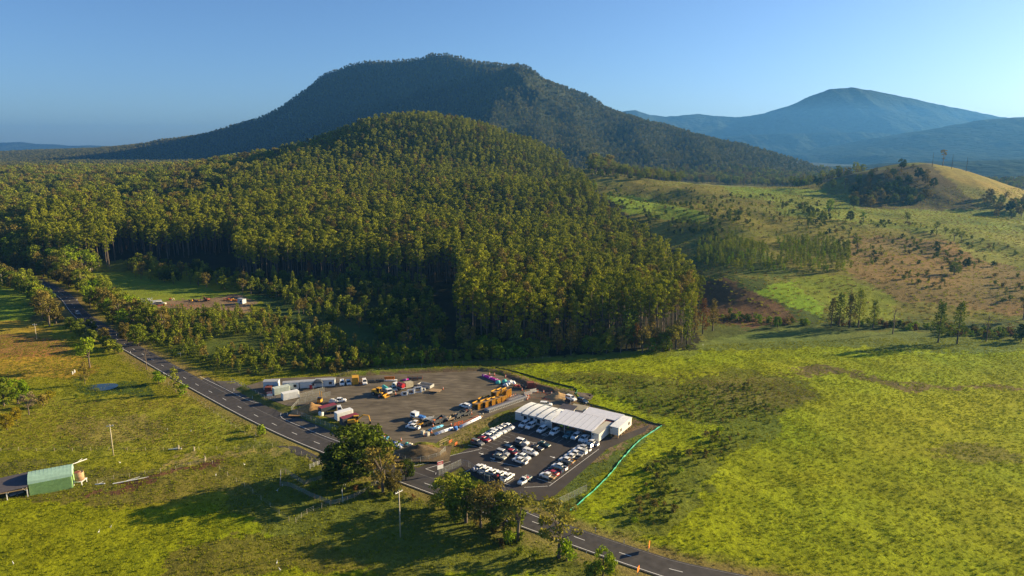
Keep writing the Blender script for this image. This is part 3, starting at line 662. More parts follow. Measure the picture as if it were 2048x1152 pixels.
# thin out what stands behind the near hill
px, py, fw = proj(x, y, z); hid = inpoly(px, py, [(540,330),(640,295),(760,245),(870,238),(1000,275),(1100,318),(1150,372),(540,372)]); k = ~hid; x, y, z = x[k], y[k], z[k]
print('mountain', len(x))
scatter('mountain_forest', np.stack([x, y, z-2], 1), RNG.uniform(.55, 1.05, len(x)), [joined('gum', 0, 'far', .16), joined('gum', 1, 'far', .16), joined('dense', 2, 'far', .12), joined('gum', 3, 'far', .16)], 'forest covering the slopes of the big mountain', 'forest')
# ---------------------------------------------------------------- single trees and shrubs
GP = lambda px, py: G(px, py)
def T(px, py, kind, leaf, s, label, var=0, cat='tree', name='tree', group=None, sz=None, lod=1.):
    return tree(name, kind, leaf, GP(px, py), s, sz, var, label, group, cat, lod=lod)
for a in (
 (702,962,'dense','dark',1.5,'massive dark spreading tree shading the stockyard beside the road',0),
 (738,950,'dense','dense',1.5,'broad olive fig-like tree at the middle of the big clump by the stockyard',1),
 (766,985,'gum','olive',1.12,'tall thin-crowned gum rising at the right end of the big roadside clump',2),
 (790,985,'dense','olive',.5,'low dull olive tree under the right end of the big roadside clump',3),
 (812,962,'dense','dark',.5,'squat dark green tree between the big clump and the junction',0),
 (680,965,'dense','dark',1.1,'dark leafy tree on the left shoulder of the massive tree by the stockyard',2),
 (893,1018,'dense','slim',.9,'bright green round-headed tree leftmost in the row below the car park',1),
 (932,1045,'dense','slim',1.15,'tallest bright green domed tree in the row below the car park',2),
 (962,1055,'gum','olive',.95,'thin olive gum right of the bright domed tree below the car park',0),
 (985,1058,'gum','olive',1.0,'dull olive gum in the middle of the row below the car park',3),
 (1008,1062,'dense','dense',.95,'dark olive tree with pointed top below the white flatbed ute',0),
 (1036,1082,'gum','gum',1.1,'dark open gum at the right end of the row below the car park',1),
 (1018,1088,'bush','fresh',1.2,'fresh green shrub at the foot of the dark open gum',1,'shrub'),
 (1118,1115,'gum','gum',1.2,'lone pale-trunked gum overhanging the lower road',2),
 (1133,1122,'bush','fresh',1.75,'bright green leafy shrub against the lone gum over the lower road',2,'shrub'),
 (1206,1152,'dense','fresh',.5,'round yellow-green tree at the bottom edge beside the road',3),
 (1182,1158,'bush','slim',1.6,'dull green shrub left of the round tree at the bottom edge',0,'shrub'),
 (522,872,'bush','fresh',1.3,'single bright green bush on the verge left of the road',0,'shrub'),
 (497,862,'bush','slim',.8,'small faded bush on the verge just above the bright green bush',1,'shrub'),
 (294,740,'bare','bare',.85,'bare white-trunked dead tree standing beside the road',0),
 (318,768,'bush','fresh',1.9,'bright green bush at the foot of the dead white tree',2,'shrub'),
 (352,785,'slim','slim',1.25,'pale feathery young tree beside the road left of the site entrance',1),
 (366,790,'bush','fresh',1.5,'round deep green bush beside the feathery young tree',3,'shrub'),
 (180,735,'gum','fresh',.95,'light green layered gum standing in the golden paddock',1),
 (170,768,'slim','olive',1.1,'small dull tree by the pond',2),
 (222,703,'bush','slim',1.9,'round olive bush near the road above the golden paddock',0,'shrub'),
 (208,684,'dense','olive',.55,'wide brownish-olive tree hugging the left edge of the road',1),
 (160,672,'dense','dense',.68,'dark round tree left of the brownish-olive roadside tree',3),
 (182,668,'dense','dark',.6,'nearly black round tree touching the road bend',0),
 (142,664,'dense','dense',.6,'dark green tree at the left end of the clump under the road bend',2),
 (276,692,'dense','dense',.85,'big dark green tree right of the road opposite the golden paddock',1),
 (252,682,'dense','olive',.7,'olive tree right of the road behind the big dark green one',2),
 (350,716,'bush','dark',1.35,'dark ball-shaped bush on the grassy verge right of the road',2,'shrub'),
 (14,860,'dense','yellow',.45,'bright yellow-leaved tree at the left edge',1),
 (33,842,'dense','yellow',.38,'smaller yellow-leaved tree right of the one at the left edge',2),
 (36,805,'dense','fresh',.7,'fresh green broad tree in the clump at the left edge',3),
 (8,812,'dense','dense',.8,'dark green tree touching the left edge of the picture above the yellow one',0),
 (58,830,'gum','bare',.55,'grey half-bare tree in the clump at the left edge',2),
 (86,812,'bush','olive',1.6,'straw-coloured shrub right of the grey half-bare tree',1,'shrub'),
 (100,800,'bush','yellow',1.3,'yellow-green shrub at the right end of the left edge clump',3,'shrub'),
 (710,570,'dense','slim',1.15,'vivid green round tree standing out against the dark plantation edge',0),
 (620,560,'slim','rust',1.6,'rust-brown young tree before the plantation edge',2),
 (1885,332,'lone','olive',1.15,'lone tall umbrella-headed tree on top of the bare knoll',0),
 (2018,370,'gum','rust',.8,'brownish leafless-looking tree on the right slope of the knoll',1),
 (1638,373,'dense','dark',.9,'dark round tree on the ridge left of the knoll',0),
 (1666,374,'dense','dense',.8,'green round tree right of the dark one on the ridge',1),
 (1690,378,'gum','olive',.95,'open brown gum on the ridge before the knoll',2),
 (1716,370,'gum','slim',.95,'pale flat-topped gum on the ridge before the knoll',3),
 (1657,428,'gum','fresh',1.05,'pale rounded gum alone on the slope below the knoll',0),
 (1700,442,'dense','dark',.78,'dark spreading tree of the pair on the slope below the knoll',1),
 (1726,446,'gum','fresh',.72,'lighter green tree of the pair on the slope below the knoll',2),
 (1814,447,'gum','slim',.75,'grey-green tree on the slope below the knoll, right of the pair',3),
 (1715,502,'gum','slim',.8,'thin solitary tree right of the young plantation',1),
 (1874,505,'dense','dark',.5,'dark ball-like tree on the brown slope',2),
 (1908,550,'dense','dense',.72,'large rounded green tree on the brown slope',3),
 (1932,535,'dense','dark',.5,'dark tree just right of the large rounded green one',1),
 (1872,462,'gum','slim',.6,'pale wispy tree on the green rise, leftmost of four',0),(1890,470,'gum','slim',.5,'small pale wispy tree on the green rise, second of four',1),
 (1908,482,'gum','slim',.75,'pale wispy tree on the green rise, third of four',2),(1922,484,'gum','slim',.65,'pale wispy tree on the green rise, rightmost of four',3),
 (1662,655,'casuarina','olive',1.15,'dusky she-oak at the left end of the creek group',0),(1678,652,'casuarina','dense',1.3,'dark tall she-oak second from the left in the creek group',1),
 (1698,656,'casuarina','olive',1.35,'thin she-oak in the middle of the creek group',2),(1716,655,'casuarina','slim',1.5,'tallest pale she-oak of the creek group',3),
 (1746,657,'casuarina','slim',1.1,'sparse she-oak at the right end of the creek group',0),(1785,668,'bare','olive',1.25,'nearly bare forked tree by the creek',1),
 (1876,685,'casuarina','dense',1.5,'dark conical she-oak at the field edge, left of two',2),(1914,688,'casuarina','dense',1.5,'dark conical she-oak at the field edge, right of two',3),
 (1972,683,'bare','olive',1.2,'leafless tree at the field edge near the right border',2),(2042,684,'dense','dark',.7,'dark round tree at the right border above the field',0),
 (2046,640,'gum','olive',1.0,'olive gum cut by the right border',1),
 (1405,668,'casuarina','rust',1.3,'reddish she-oak right of the plantation corner',1),(1425,662,'casuarina','olive',1.2,'dull she-oak right of the reddish one',2),(1388,672,'casuarina','olive',1.1,'dull she-oak touching the plantation corner',0),
 (1460,628,'bush','dense',1.3,'small green bush under the brown mound',0,'shrub'),(1555,655,'dense','fresh',.45,'vivid green low tree by the creek under the brown mound',0),
 (1030,1045,'bush','olive',1.2,'straw-brown shrub under the row below the car park',2,'shrub'),
 (918,1003,'bush','olive',.9,'dry shrub behind the bright domed tree below the car park',0,'shrub'),
): T(*a[:6], sz=(a[4]*.8 if a[4] > .85 and a[1] > 900 and len(a) < 8 else None), var=a[6], cat=a[7] if len(a) > 7 else 'tree', name='shrub' if len(a) > 7 else 'tree')
for q, l in ((1864,'dead pole-like trunk left of the lone tree on the knoll'), (1903,'dead pole-like trunk just right of the lone tree on the knoll'), (1932,'dead pole-like trunk farthest right on the knoll')):
    c = GP(q, {1864:334,1903:337,1932:343}[q]); v, f = limb([(0,0,-1),(.2,0,8),(0,.1,19)], (.35,.28,.12), 6); v2, f2 = limb([(.1,0,12),(1.2,0,14.5)], (.14,.05), 5)
    V, F = join([(v,f),(v2,f2)]); o = bpy.data.objects.new('dead_trunk', mesh_np('dead_trunk', V, F, [BARKD])); COL.objects.link(o); o.location = c; tag(o, l, 'tree')
_near = []
def grove(name, polys, y0, y1, step, kinds, nind, label, group, stuff, thin=1., excl=(), smin=.8, smax=1.2, cat='tree', lod=1., jit=.45):
    x, y, z, px, py = area(polys, y0, y1, step, excl=excl, jit=jit)
    cl_ = fbm(x/18, y/18, 2, len(name)); k = RNG.random(len(x)) < thin*((.35+1.3*cl_) if cat == 'tree' else (.12+1.5*sstep(.42, .62, cl_))); k &= (ldist(x, y, ROADC) > 8) & (sdf(x, y, YARD) > 3) & (sdf(x, y, CARP) > 4)
    x, y, z = x[k], y[k], z[k]; s = RNG.uniform(smin, smax, len(x)); o = np.argsort(y/s); n = min(nind, len(x))
    for q, i in enumerate(o[:n]):
        kd, lf, m = kinds[random.randrange(len(kinds))]; tree(name, kd, lf, (x[i], y[i], z[i]-.15), s[i]*m, None, random.randrange(4), label, group, cat, lod=lod)
    r = o[n:]
    if len(r) > 5:
        pm = []
        for v, (kd, lf, m) in enumerate(kinds[:5]): q_ = joined(kd, v % 4, lf, lod*.7); q_.transform(Matrix.Scale(m, 4)); pm.append(q_)
        scatter(stuff[0], np.stack([x[r], y[r], z[r]-.15], 1), s[r], pm, stuff[1], stuff[2])
    print(name, len(x), n)
# scrub between the road and the plantation
YK = [('slim','slim',.75),('slim','slim',.9),('bush','slim',1.3),('bush','dense',1.5),('slim','olive',.8),('bush','olive',1.2)]
grove('young_tree', [[(250,640),(330,625),(520,628),(640,660),(760,700),(890,705),(890,728),(700,735),(650,745),(500,752),(430,735),(340,700),(260,670)]], 270, 420, 4.2, YK, 300,
      'young leafy tree in the scrub between the road and the plantation', 'young trees in the scrub', ('scrub', 'scrubby young trees and bushes behind the site sheds', 'scrub'), thin=.95, excl=[[(385,688),(470,672),(560,680),(555,700),(430,708)]], smin=.6, smax=1.25, lod=.6)
grove('understorey_tree', [[(255,525),(300,528),(480,560),(700,565),(850,570),(900,690),(930,700),(860,708),(740,690),(600,640),(560,600),(440,580),(290,562),(250,545)]], 300, 600, 7.5, [('dense','dense',.62),('gum','slim',.62),('casuarina','slim',.75),('dense','dark',.75),('slim','slim',1.3),('gum','olive',.6)], 260,
      'mid-height mixed tree filling the shaded hollow before the plantation', 'mixed trees in the shaded hollow', ('understorey', 'mixed understorey trees in shade at the plantation edge', 'undergrowth'), thin=1.05, excl=[[(560,640),(700,650),(800,700),(700,690)]], smin=.7, smax=1.2, lod=.5)
grove('forest_edge_tree', [[(915,700),(960,705),(1080,714),(1300,706),(1380,700),(1375,690),(1300,694),(1080,698),(960,690),(915,680)]], 290, 350, 3.9, [('casuarina','olive',1.05),('dense','dense',.7),('casuarina','rust',.9),('dense','dark',.6),('gum','olive',.8),('bush','dense',1.5),('dense','fresh',.5),('gum','gum',.9),('casuarina','dense',1.2)], 220,
      'ragged dark tree along the foot of the plantation by the field', 'trees along the foot of the plantation', ('edge_scrub', 'ragged trees along the foot of the plantation', 'scrub'), smin=.6, smax=1.2, lod=.6)
grove('bright_edge_tree', [[(930,722),(1075,722),(1080,706),(1040,700),(960,704)]], 290, 340, 4.5, [('dense','fresh',.55),('bush','fresh',1.8),('dense','dense',.6)], 60,
      'rounded bright green tree catching the sun at the foot of the plantation', 'bright green trees at the foot of the plantation', ('edge_bright', 'bright trees', 'scrub'), thin=1.3, lod=.7)
grove('strip_shrub', [[(640,738),(700,728),(760,720),(880,712),(1000,708),(1100,704),(1100,714),(930,726),(760,736),(650,748)]], 250, 345, 3.3, [('slim','fresh',.7),('bush','slim',1.3),('slim','slim',.85),('bush','olive',1.2),('bush','fresh',1.3)], 160,
      'leafy sapling or shrub in the thicket above the yard back fence', 'thicket above the yard back fence', ('strip_scrub', 'thicket above the yard', 'scrub'), thin=1.2, smin=.6, smax=1.3, lod=.6)
grove('row_shrub', [[(870,1010),(930,1048),(1040,1090),(1060,1075),(960,1040),(880,1000)]], 140, 190, 2.6, [('bush','olive',.9),('bush','slim',.9),('bush','dense',.8)], 60,
      'scruffy shrub under the roadside trees below the car park', 'shrubs under the roadside trees', ('row_scrub', 'shrubs under trees', 'scrub'), thin=1.5, smin=.7, smax=1.3, lod=.6)
# roadside rows on the far left
def rowside(side, y0, y1, step, kinds, label, group, d0=8.5, dv=7):
    L = offs(resample(ROADC, step), side*d0)
    for a, b in L:
        if not (y0 < b < y1): continue
        a += random.uniform(-dv, dv)*.6; b += random.uniform(-2, 2)
        if ldist(np.array([a]), np.array([b]), ROADC)[0] < 6.2: a += side*4*-1
        kd, lf, m = random.choice(kinds); tree('roadside_tree', kd, lf, (a, b, HZ(a, b)-.2), m*random.uniform(.8, 1.15), None, random.randrange(4), label, group, 'tree', lod=.7)
RK = [('gum','olive',1.0),('dense','olive',.9),('gum','slim',1.1),('dense','dense',.9),('gum','fresh',.9),('dense','slim',.9)]
rowside(-1, 335, 560, 6.5, RK, 'leafy tree lining the right side of the far road', 'trees lining the right side of the far road', 11)
rowside(-1, 335, 560, 8, RK, 'leafy tree in the second line right of the far road', 'trees in the second line right of the far road', 18)
rowside(1, 352, 560, 6.5, RK, 'leafy tree lining the left side of the far road', 'trees lining the left side of the far road', 16, 4)
rowside(1, 300, 335, 8, [('dense','dense',.5),('bush','slim',1.6)], 'low tree on the left verge before the far bend', 'low trees on the left verge before the far bend', 10)
grove('woodland_tree', [[(-60,470),(60,470),(150,520),(200,545),(170,560),(60,545),(-60,545)]], 420, 760, 11, [('gum','slim',1.25),('gum','olive',1.25),('gum','fresh',1.15),('dense','dense',1.0),('gum','slim',1.35)], 130,
      'tall mixed gum in the woodland at the far left of the road', 'gums in the far left woodland', ('left_woodland', 'mixed gums at the far left', 'woodland'), thin=1.1, lod=.7)
# hillside on the right
grove('plantation_sapling', [[(1390,485),(1480,478),(1580,530),(1565,548),(1480,546),(1395,528)],[(1545,488),(1640,475),(1705,500),(1705,540),(1625,550),(1590,540)]], 380, 640, 6.0, [('slim','slim',.85),('slim','fresh',.75),('slim','slim',1.0)], 300,
      'young plantation sapling in the rows on the hillside', 'saplings in rows on the hillside', ('sapling_rows', 'rows of young plantation saplings on the hillside', 'saplings'), thin=1.1, jit=.25, smin=.75, smax=1.15, lod=.5)
grove('hillside_shrub', [[(1180,365),(1330,372),(1500,385),(1640,400),(1700,440),(1850,450),(2048,500),(2048,620),(1900,600),(1700,520),(1500,470),(1400,470),(1330,470),(1270,420),(1190,390)]], 380, 1000, 9, [('bush','dense',1.0),('bush','dark',1.3),('bush','slim',.9),('slim','dense',.6),('bush','olive',1.1)], 280,
      'small dark shrub dotted over the brown hillside', 'shrubs dotted over the hillside', ('hill_scrub', 'shrubs dotted over the hillside', 'scrub'), thin=.75, smin=.6, smax=1.25, lod=.5, cat='shrub')
grove('hedge_shrub', [[(1240,415),(1300,425),(1345,455),(1330,465),(1290,450)],[(1295,390),(1330,395),(1335,410),(1300,402)],[(1370,415),(1420,418),(1500,425),(1500,445),(1420,440)],[(1330,440),(1430,440),(1480,475),(1400,490),(1340,470)],[(1600,410),(1660,432),(1650,455),(1590,450)]], 380, 900, 8, [('bush','dark',1.5),('bush','dense',1.6),('slim','dense',.8),('dense','dark',.35)], 110,
      'dark bushy shrub in the overgrown patches of the hillside', 'shrubs in the overgrown hillside patches', ('hedge_scrub', 'dense bushes on the hillside', 'scrub'), thin=1.2, smin=.7, smax=1.2, lod=.5, cat='shrub')
grove('knoll_tree', [[(1690,402),(1735,352),(1800,336),(1855,338),(1872,372),(1850,415),(1700,415)],[(1950,395),(2048,405),(2048,440),(1990,435)]], 740, 980, 13, [('dense','dark',.9),('dense','olive',.85),('gum','olive',.8),('dense','dense',.8)], 70,
      'dark tree clothing the shaded flank of the knoll', 'trees on the shaded flank of the knoll', ('knoll_scrub', 'trees on the knoll', 'scrub'), thin=1., lod=.5)
grove('ridge_tree', [[(1180,357),(1640,376),(1640,372),(1180,350)],[(1172,372),(1230,388),(1240,402),(1200,400)]], 780, 1150, 15, [('dense','dense',.8),('gum','slim',.9),('dense','fresh',.7)], 60,
      'leafy tree along the far rim of the hillside paddocks', 'trees along the far rim of the paddocks', ('ridge_scrub', 'trees on the rim', 'woodland'), thin=1., lod=.5)
grove('creek_shrub', [[(1400,668),(1440,640),(1520,648),(1640,655),(1760,655),(1900,672),(2048,684),(2048,668),(1800,650),(1640,648),(1450,632)]], 330, 430, 4.2, [('bush','dense',1.2),('bush','dark',1.3),('bush','olive',1.3),('bush','fresh',1.2),('bush','rust',1.1)], 280,
      'low bush in the overgrown creek line between field and hillside', 'bushes in the creek line', ('creek_scrub', 'bushes along the creek', 'scrub'), thin=2.6, lod=.5, cat='shrub')
grove('weed_clump', [[(1100,760),(1200,752),(1380,770),(1600,765),(1620,800),(1540,860),(1480,890),(1430,955),(1380,1030),(1300,1060),(1270,1000),(1310,930),(1440,890),(1430,850),(1300,830)]], 150, 290, 2.6, [('bush','slim',.34),('bush','olive',.3),('bush','dense',.38),('bush','fresh',.3)], 290,
      'low weedy clump in the rough patch of the big field', 'weedy clumps in the rough patch', ('weeds', 'low weeds covering the rough patch of the field', 'weeds'), thin=1.1, smin=.6, smax=1.5, lod=.4, cat='shrub')
grove('gully_shrub', [[(1290,940),(1340,905),(1425,885),(1405,960),(1335,1050),(1250,1055),(1215,1020),(1270,1000)],[(1440,850),(1480,870),(1440,890),(1380,895)]], 150, 230, 3.0, [('bush','slim',.6),('bush','slim',.5),('bush','olive',.55),('bush','fresh',.5),('bush','dense',.5)], 190,
      'thick green bush in the gully running down the field', 'thick bushes in the field gully', ('gully_scrub', 'thick bushes in the field gully', 'scrub'), thin=2.0, smin=.7, smax=1.5, lod=.5, cat='shrub')
grove('verge_shrub', [[(1130,1070),(1180,1050),(1280,1080),(1360,1110),(1500,1152),(1420,1140),(1290,1100)],[(1000,1085),(1120,1130),(1280,1175),(1180,1180),(980,1090)],[(560,975),(800,975),(860,1000),(900,1040),(780,1000)],[(20,760),(120,790),(160,775),(240,790),(140,800),(60,790)]], 125, 260, 3.2, [('bush','olive',.6),('bush','slim',.7),('bush','dense',.6),('bush','rust',.5)], 150,
      'straggly bush on the dry verge of the lower road', 'straggly bushes on the dry verges', ('verge_scrub', 'straggly bushes on the verges', 'scrub'), thin=.95, smin=.5, smax=1.4, lod=.5, cat='shrub')
# grass tufts
def tuft(seed):
    g = np.random.default_rng(seed); V = []; F = []
    for i in range(13):
        a = g.random()*6.28; r = g.random()*.42; h = g.uniform(.1, .26); bx, by = math.cos(a)*r, math.sin(a)*r; w_ = .07; c, s_ = math.cos(a+1.57), math.sin(a+1.57); k = len(V)
        V += [(bx-c*w_, by-s_*w_, -.05), (bx+c*w_, by+s_*w_, -.05), (bx+math.cos(a)*.16+c*.02, by+math.sin(a)*.16+s_*.02, h), (bx+math.cos(a)*.16-c*.02, by+math.sin(a)*.16-s_*.02, h)]; F.append((k, k+1, k+2, k+3))
    return V, F
GL = {'green': leafmat('grass_blade', (.15,.18,.008), (.24,.25,.012), .4), 'dry': leafmat('dry_grass_blade', (.17,.14,.04), (.25,.19,.06), .3)}
def grass(name, polys, y0, y1, step, leaf, label, smin, smax, thin=.8, excl=()):
    x, y, z, px, py = area(polys, y0, y1, step, excl=excl, jit=.5)
    k = (ldist(x, y, ROADC) > (6.5 if leaf == 'green' else 4.8)) & (sdf(x, y, YARD) > .8) & (sdf(x, y, CARP) > .5); k &= RNG.random(len(x)) < thin*(.1+1.5*fbm(x/9, y/9, 3, 44))
    jn = [P(a, b) for a, b in ((470,762),(530,800),(581,824),(690,872),(793,925),(720,905),(560,840),(430,762))]
    x, y, z = x[k], y[k], z[k]; k = sdf(x, y, jn) > .3; x, y, z = x[k], y[k], z[k]; print(name, len(x))
    scatter(name, np.stack([x, y, z], 1), RNG.uniform(smin, smax, len(x)), [mesh_np('tuft', *tuft(i), [GL[leaf]]) for i in range(4)], label, 'grass')
grass('field_grass', [[(-200,560),(700,640),(1000,735),(1400,690),(2200,660),(2200,1300),(-200,1300)]], 118, 330, 1.15, 'green', 'green pasture grass tufts over the fields', .7, 1.5, excl=[[(600,620),(900,700),(700,740),(480,750),(250,640)]])
grass('dry_grass', [[(-200,640),(140,680),(200,740),(140,760),(-200,750)],[(-100,800),(430,800),(540,870),(300,905),(-100,900)],[(880,895),(1000,825),(1060,806),(1110,808),(1030,845),(945,890)],[(1120,1050),(1200,1050),(1520,1152),(1400,1152),(1150,1060)],[(1100,745),(1600,745),(1640,790),(1440,850),(1250,800)]], 118, 330, 1.5, 'dry', 'dry straw-coloured grass on banks and paddocks', .7, 1.4)

x, y, z, px, py = area([[(1150,350),(1700,368),(2200,380),(2200,690),(1390,690),(1400,560),(1300,480)]], 360, 980, 3.6, jit=.5)
k = RNG.random(len(x)) < .15+1.1*fbm(x/16, y/16, 3, 45); x, y, z = x[k], y[k], z[k]; print('hill grass', len(x))
scatter('hill_grass', np.stack([x, y, z], 1), RNG.uniform(1.6, 3.4, len(x)), [mesh_np('tuft', *tuft(i), [GL['dry' if i % 2 else 'green']]) for i in range(4)], 'rank grass covering the hillside', 'grass')
# ---------------------------------------------------------------- mesh builder for made things
class MB:
    def __init__(s): s.V = []; s.F = []; s.M = []; s.m = 0
    def add(s, V, F):
        o = len(s.V); s.V += [tuple(v) for v in V]; s.F += [tuple(i+o for i in f) for f in F]; s.M += [s.m]*len(F); return s
    def box(s, x0, x1, y0, y1, z0, z1, rz=0, c=None):
        V = [(x, y, z) for z in (z0, z1) for x, y in ((x0, y0), (x1, y0), (x1, y1), (x0, y1))]
        if rz:
            cx, cy = c or ((x0+x1)/2, (y0+y1)/2); V = [(cx+(x-cx)*math.cos(rz)-(y-cy)*math.sin(rz), cy+(x-cx)*math.sin(rz)+(y-cy)*math.cos(rz), z) for x, y, z in V]
        return s.add(V, [(3,2,1,0),(4,5,6,7),(0,1,5,4),(1,2,6,5),(2,3,7,6),(3,0,4,7)])
    def bar(s, a, b, r, k=4):
        a = Vector(a); b = Vector(b); d = (b-a).normalized(); u = d.orthogonal().normalized(); v = d.cross(u)
        V = [tuple(p+(u*math.cos(t)+v*math.sin(t))*r) for p in (a, b) for t in [2*math.pi*(j+.5)/k for j in range(k)]]
        return s.add(V, [(j, (j+1) % k, k+(j+1) % k, k+j) for j in range(k)]+[tuple(range(k))[::-1], tuple(range(k, 2*k))])
    def cyl(s, a, b, r, k=14): return s.bar(a, b, r, k)
    def tube(s, a, b, r, w, k=14):
        a = Vector(a); b = Vector(b); d = (b-a).normalized(); u = d.orthogonal().normalized(); v = d.cross(u); V = []
        for p, q in ((a, r), (b, r), (b, r-w), (a, r-w)):
            for j in range(k): t = 2*math.pi*j/k; V.append(tuple(p+(u*math.cos(t)+v*math.sin(t))*q))
        F = []
        for i in range(4):
            for j in range(k): n = (i+1) % 4; F.append((i*k+j, i*k+(j+1) % k, n*k+(j+1) % k, n*k+j))
        return s.add(V, F)
    def loft(s, secs, cap=True):
        k = len(secs[0]); V = [p for q in secs for p in q]; F = []
        for i in range(len(secs)-1):
            for j in range(k): F.append((i*k+j, i*k+(j+1) % k, (i+1)*k+(j+1) % k, (i+1)*k+j))
        if cap: F += [tuple(range(k))[::-1], tuple(range((len(secs)-1)*k, len(secs)*k))]
        return s.add(V, F)
    def blob(s, c, r, seed=0, sq=(1,1,.7), n=8, rough=.18):
        g = random.Random(seed); V = [(c[0], c[1], c[2]+r*sq[2])]; F = []
        for i in range(1, n):
            for j in range(2*n):
                t = math.pi*i/n; p = math.pi*j/n; q = r*(1+g.uniform(-rough, rough)); V.append((c[0]+q*sq[0]*math.sin(t)*math.cos(p), c[1]+q*sq[1]*math.sin(t)*math.sin(p), c[2]+q*sq[2]*math.cos(t)))
        V.append((c[0], c[1], c[2]-r*sq[2])); m = 2*n
        for j in range(m): F.append((0, 1+j, 1+(j+1) % m)); F.append((len(V)-1, len(V)-1-m+(j+1) % m, len(V)-1-m+j))
        for i in range(n-2):
            for j in range(m): a = 1+i*m; F.append((a+j, a+m+j, a+m+(j+1) % m, a+(j+1) % m))
        return s.add(V, F)
    def mesh(s, name, mats, bevel=0., smooth_=False):
        bm = bmesh.new(); vs = [bm.verts.new(v) for v in s.V]
        for f, m in zip(s.F, s.M):
            try: q = bm.faces.new([vs[i] for i in f]); q.material_index = m; q.smooth = smooth_
            except ValueError: pass
        bmesh.ops.recalc_face_normals(bm, faces=bm.faces[:])
        if bevel: bmesh.ops.bevel(bm, geom=[e for e in bm.edges if len(e.link_faces) == 2 and e.calc_face_angle(0) > .5], offset=bevel, segments=1, affect='EDGES')
        me = bpy.data.meshes.new(name); bm.to_mesh(me); bm.free()
        for m in (mats if isinstance(mats, (list, tuple)) else [mats]): me.materials.append(m)
        return me
    def build(s, name, mats, parent=None, bevel=0., smooth_=False):
        o = bpy.data.objects.new(name, s.mesh(name, mats, bevel, smooth_)); COL.objects.link(o)
        if parent is not None: o.parent = parent
        return o
def put(name, me, parent=None, m=None):
    o = bpy.data.objects.new(name, me); COL.objects.link(o)
    if parent is not None: o.parent = parent
    if m is not None: o.material_slots[0].link = 'OBJECT'; o.material_slots[0].material = m
    return o
C_ = {}
def paint_of(n):
    if n not in C_:
        col = dict(white=(.74,.74,.73), silver=(.36,.37,.38), grey=(.14,.145,.15), black=(.018,.018,.02), red=(.38,.02,.025), dkgreen=(.02,.06,.055), dkblue=(.02,.045,.09), teal=(.05,.15,.18), champagne=(.3,.3,.25), cream=(.6,.56,.45),
                   yellow=(.55,.29,.025), orange=(.75,.2,.02), blue=(.05,.18,.5), maroon=(.16,.02,.03), steel=(.3,.31,.32), wood=(.38,.26,.14), wood2=(.22,.16,.1), concrete=(.36,.35,.33), palegreen=(.45,.5,.44), magenta=(.62,.03,.38),
                   aqua=(.1,.5,.42), wrap=(.68,.7,.75), skyb=(.1,.38,.62), coneor=(.7,.15,.035), roofred=(.2,.035,.055), charcoal=(.06,.065,.07), rusty=(.2,.06,.04), shed=(.26,.42,.16), shedroof=(.27,.42,.34), galv=(.32,.33,.35), off=(.66,.66,.64), slate=(.09,.08,.085), beige=(.4,.35,.24), brick=(.45,.13,.05), hiviz=(.5,.7,.02))[n]
        C_[n] = mat(n+'_paint', col, .35 if n in ('white','silver','grey','black','red','dkgreen','dkblue','teal','champagne') else .7, noise=.08 if n in ('white','off') else .15, nscale=1.2, spec=.5 if n in ('white','silver','grey','black','red','dkgreen','dkblue','teal','champagne') else .25)
    return C_[n]
GLASS = mat('dark_glass', (.012,.016,.022), .08, spec=.8); TYRE = mat('tyre_rubber', (.015,.015,.016), .9); RIM = mat('wheel_rim', (.35,.35,.36), .35, metal=.6)
LAMP = mat('lamp_glass', (.75,.74,.7), .15, spec=.8); TAIL = mat('tail_glass', (.35,.02,.02), .2); BLK = mat('black_plastic', (.02,.02,.021), .7)
def csec(x, w, zb, zt, r=.1): return [(x,-w+.04,zb),(x,-w,zb+.18),(x,-w,zt-r*1.6),(x,-w+r,zt),(x,w-r,zt),(x,w,zt-r*1.6),(x,w,zb+.18),(x,w-.04,zb)]
KIND = {  # L, w, stations(x, zt), cabin(base x0,x1, roof x0,x1, zbelt, zroof)
 'sedan': (4.7, .9, [(-2.35,.72),(-2.2,.98),(-1.5,1.0),(1.0,.95),(1.9,.85),(2.25,.72),(2.35,.55)], (-1.85,1.15,-1.05,.25,.96,1.43)),
 'hatch': (4.2, .88, [(-2.1,.7),(-2.0,1.0),(-1.2,1.0),(.95,.98),(1.7,.88),(2.0,.72),(2.1,.55)], (-2.0,1.15,-1.65,.2,.97,1.5)),
 'suv': (4.9, .96, [(-2.45,.75),(-2.38,1.15),(-1.2,1.15),(1.1,1.13),(2.1,1.02),(2.38,.85),(2.45,.6)], (-2.36,1.25,-2.15,.35,1.12,1.82)),
 'ute': (5.35, .95, [(-2.67,.62),(-2.6,.72),(-1.0,.74),(-.98,1.12),(1.15,1.1),(2.3,1.03),(2.6,.85),(2.67,.6)], (-.98,1.4,-.8,.6,1.1,1.8)),
 'tray': (5.3, .93, [(-1.0,.6),(-.98,1.12),(1.15,1.1),(2.3,1.03),(2.6,.85),(2.67,.6)], (-.9,1.4,-.75,.6,1.1,1.82)),
 'single': (5.3, .93, [(-.15,.6),(-.13,1.12),(1.2,1.1),(2.3,1.03),(2.6,.85),(2.67,.6)], (-.1,1.4,.02,.65,1.1,1.82)),
}
_vm = {}
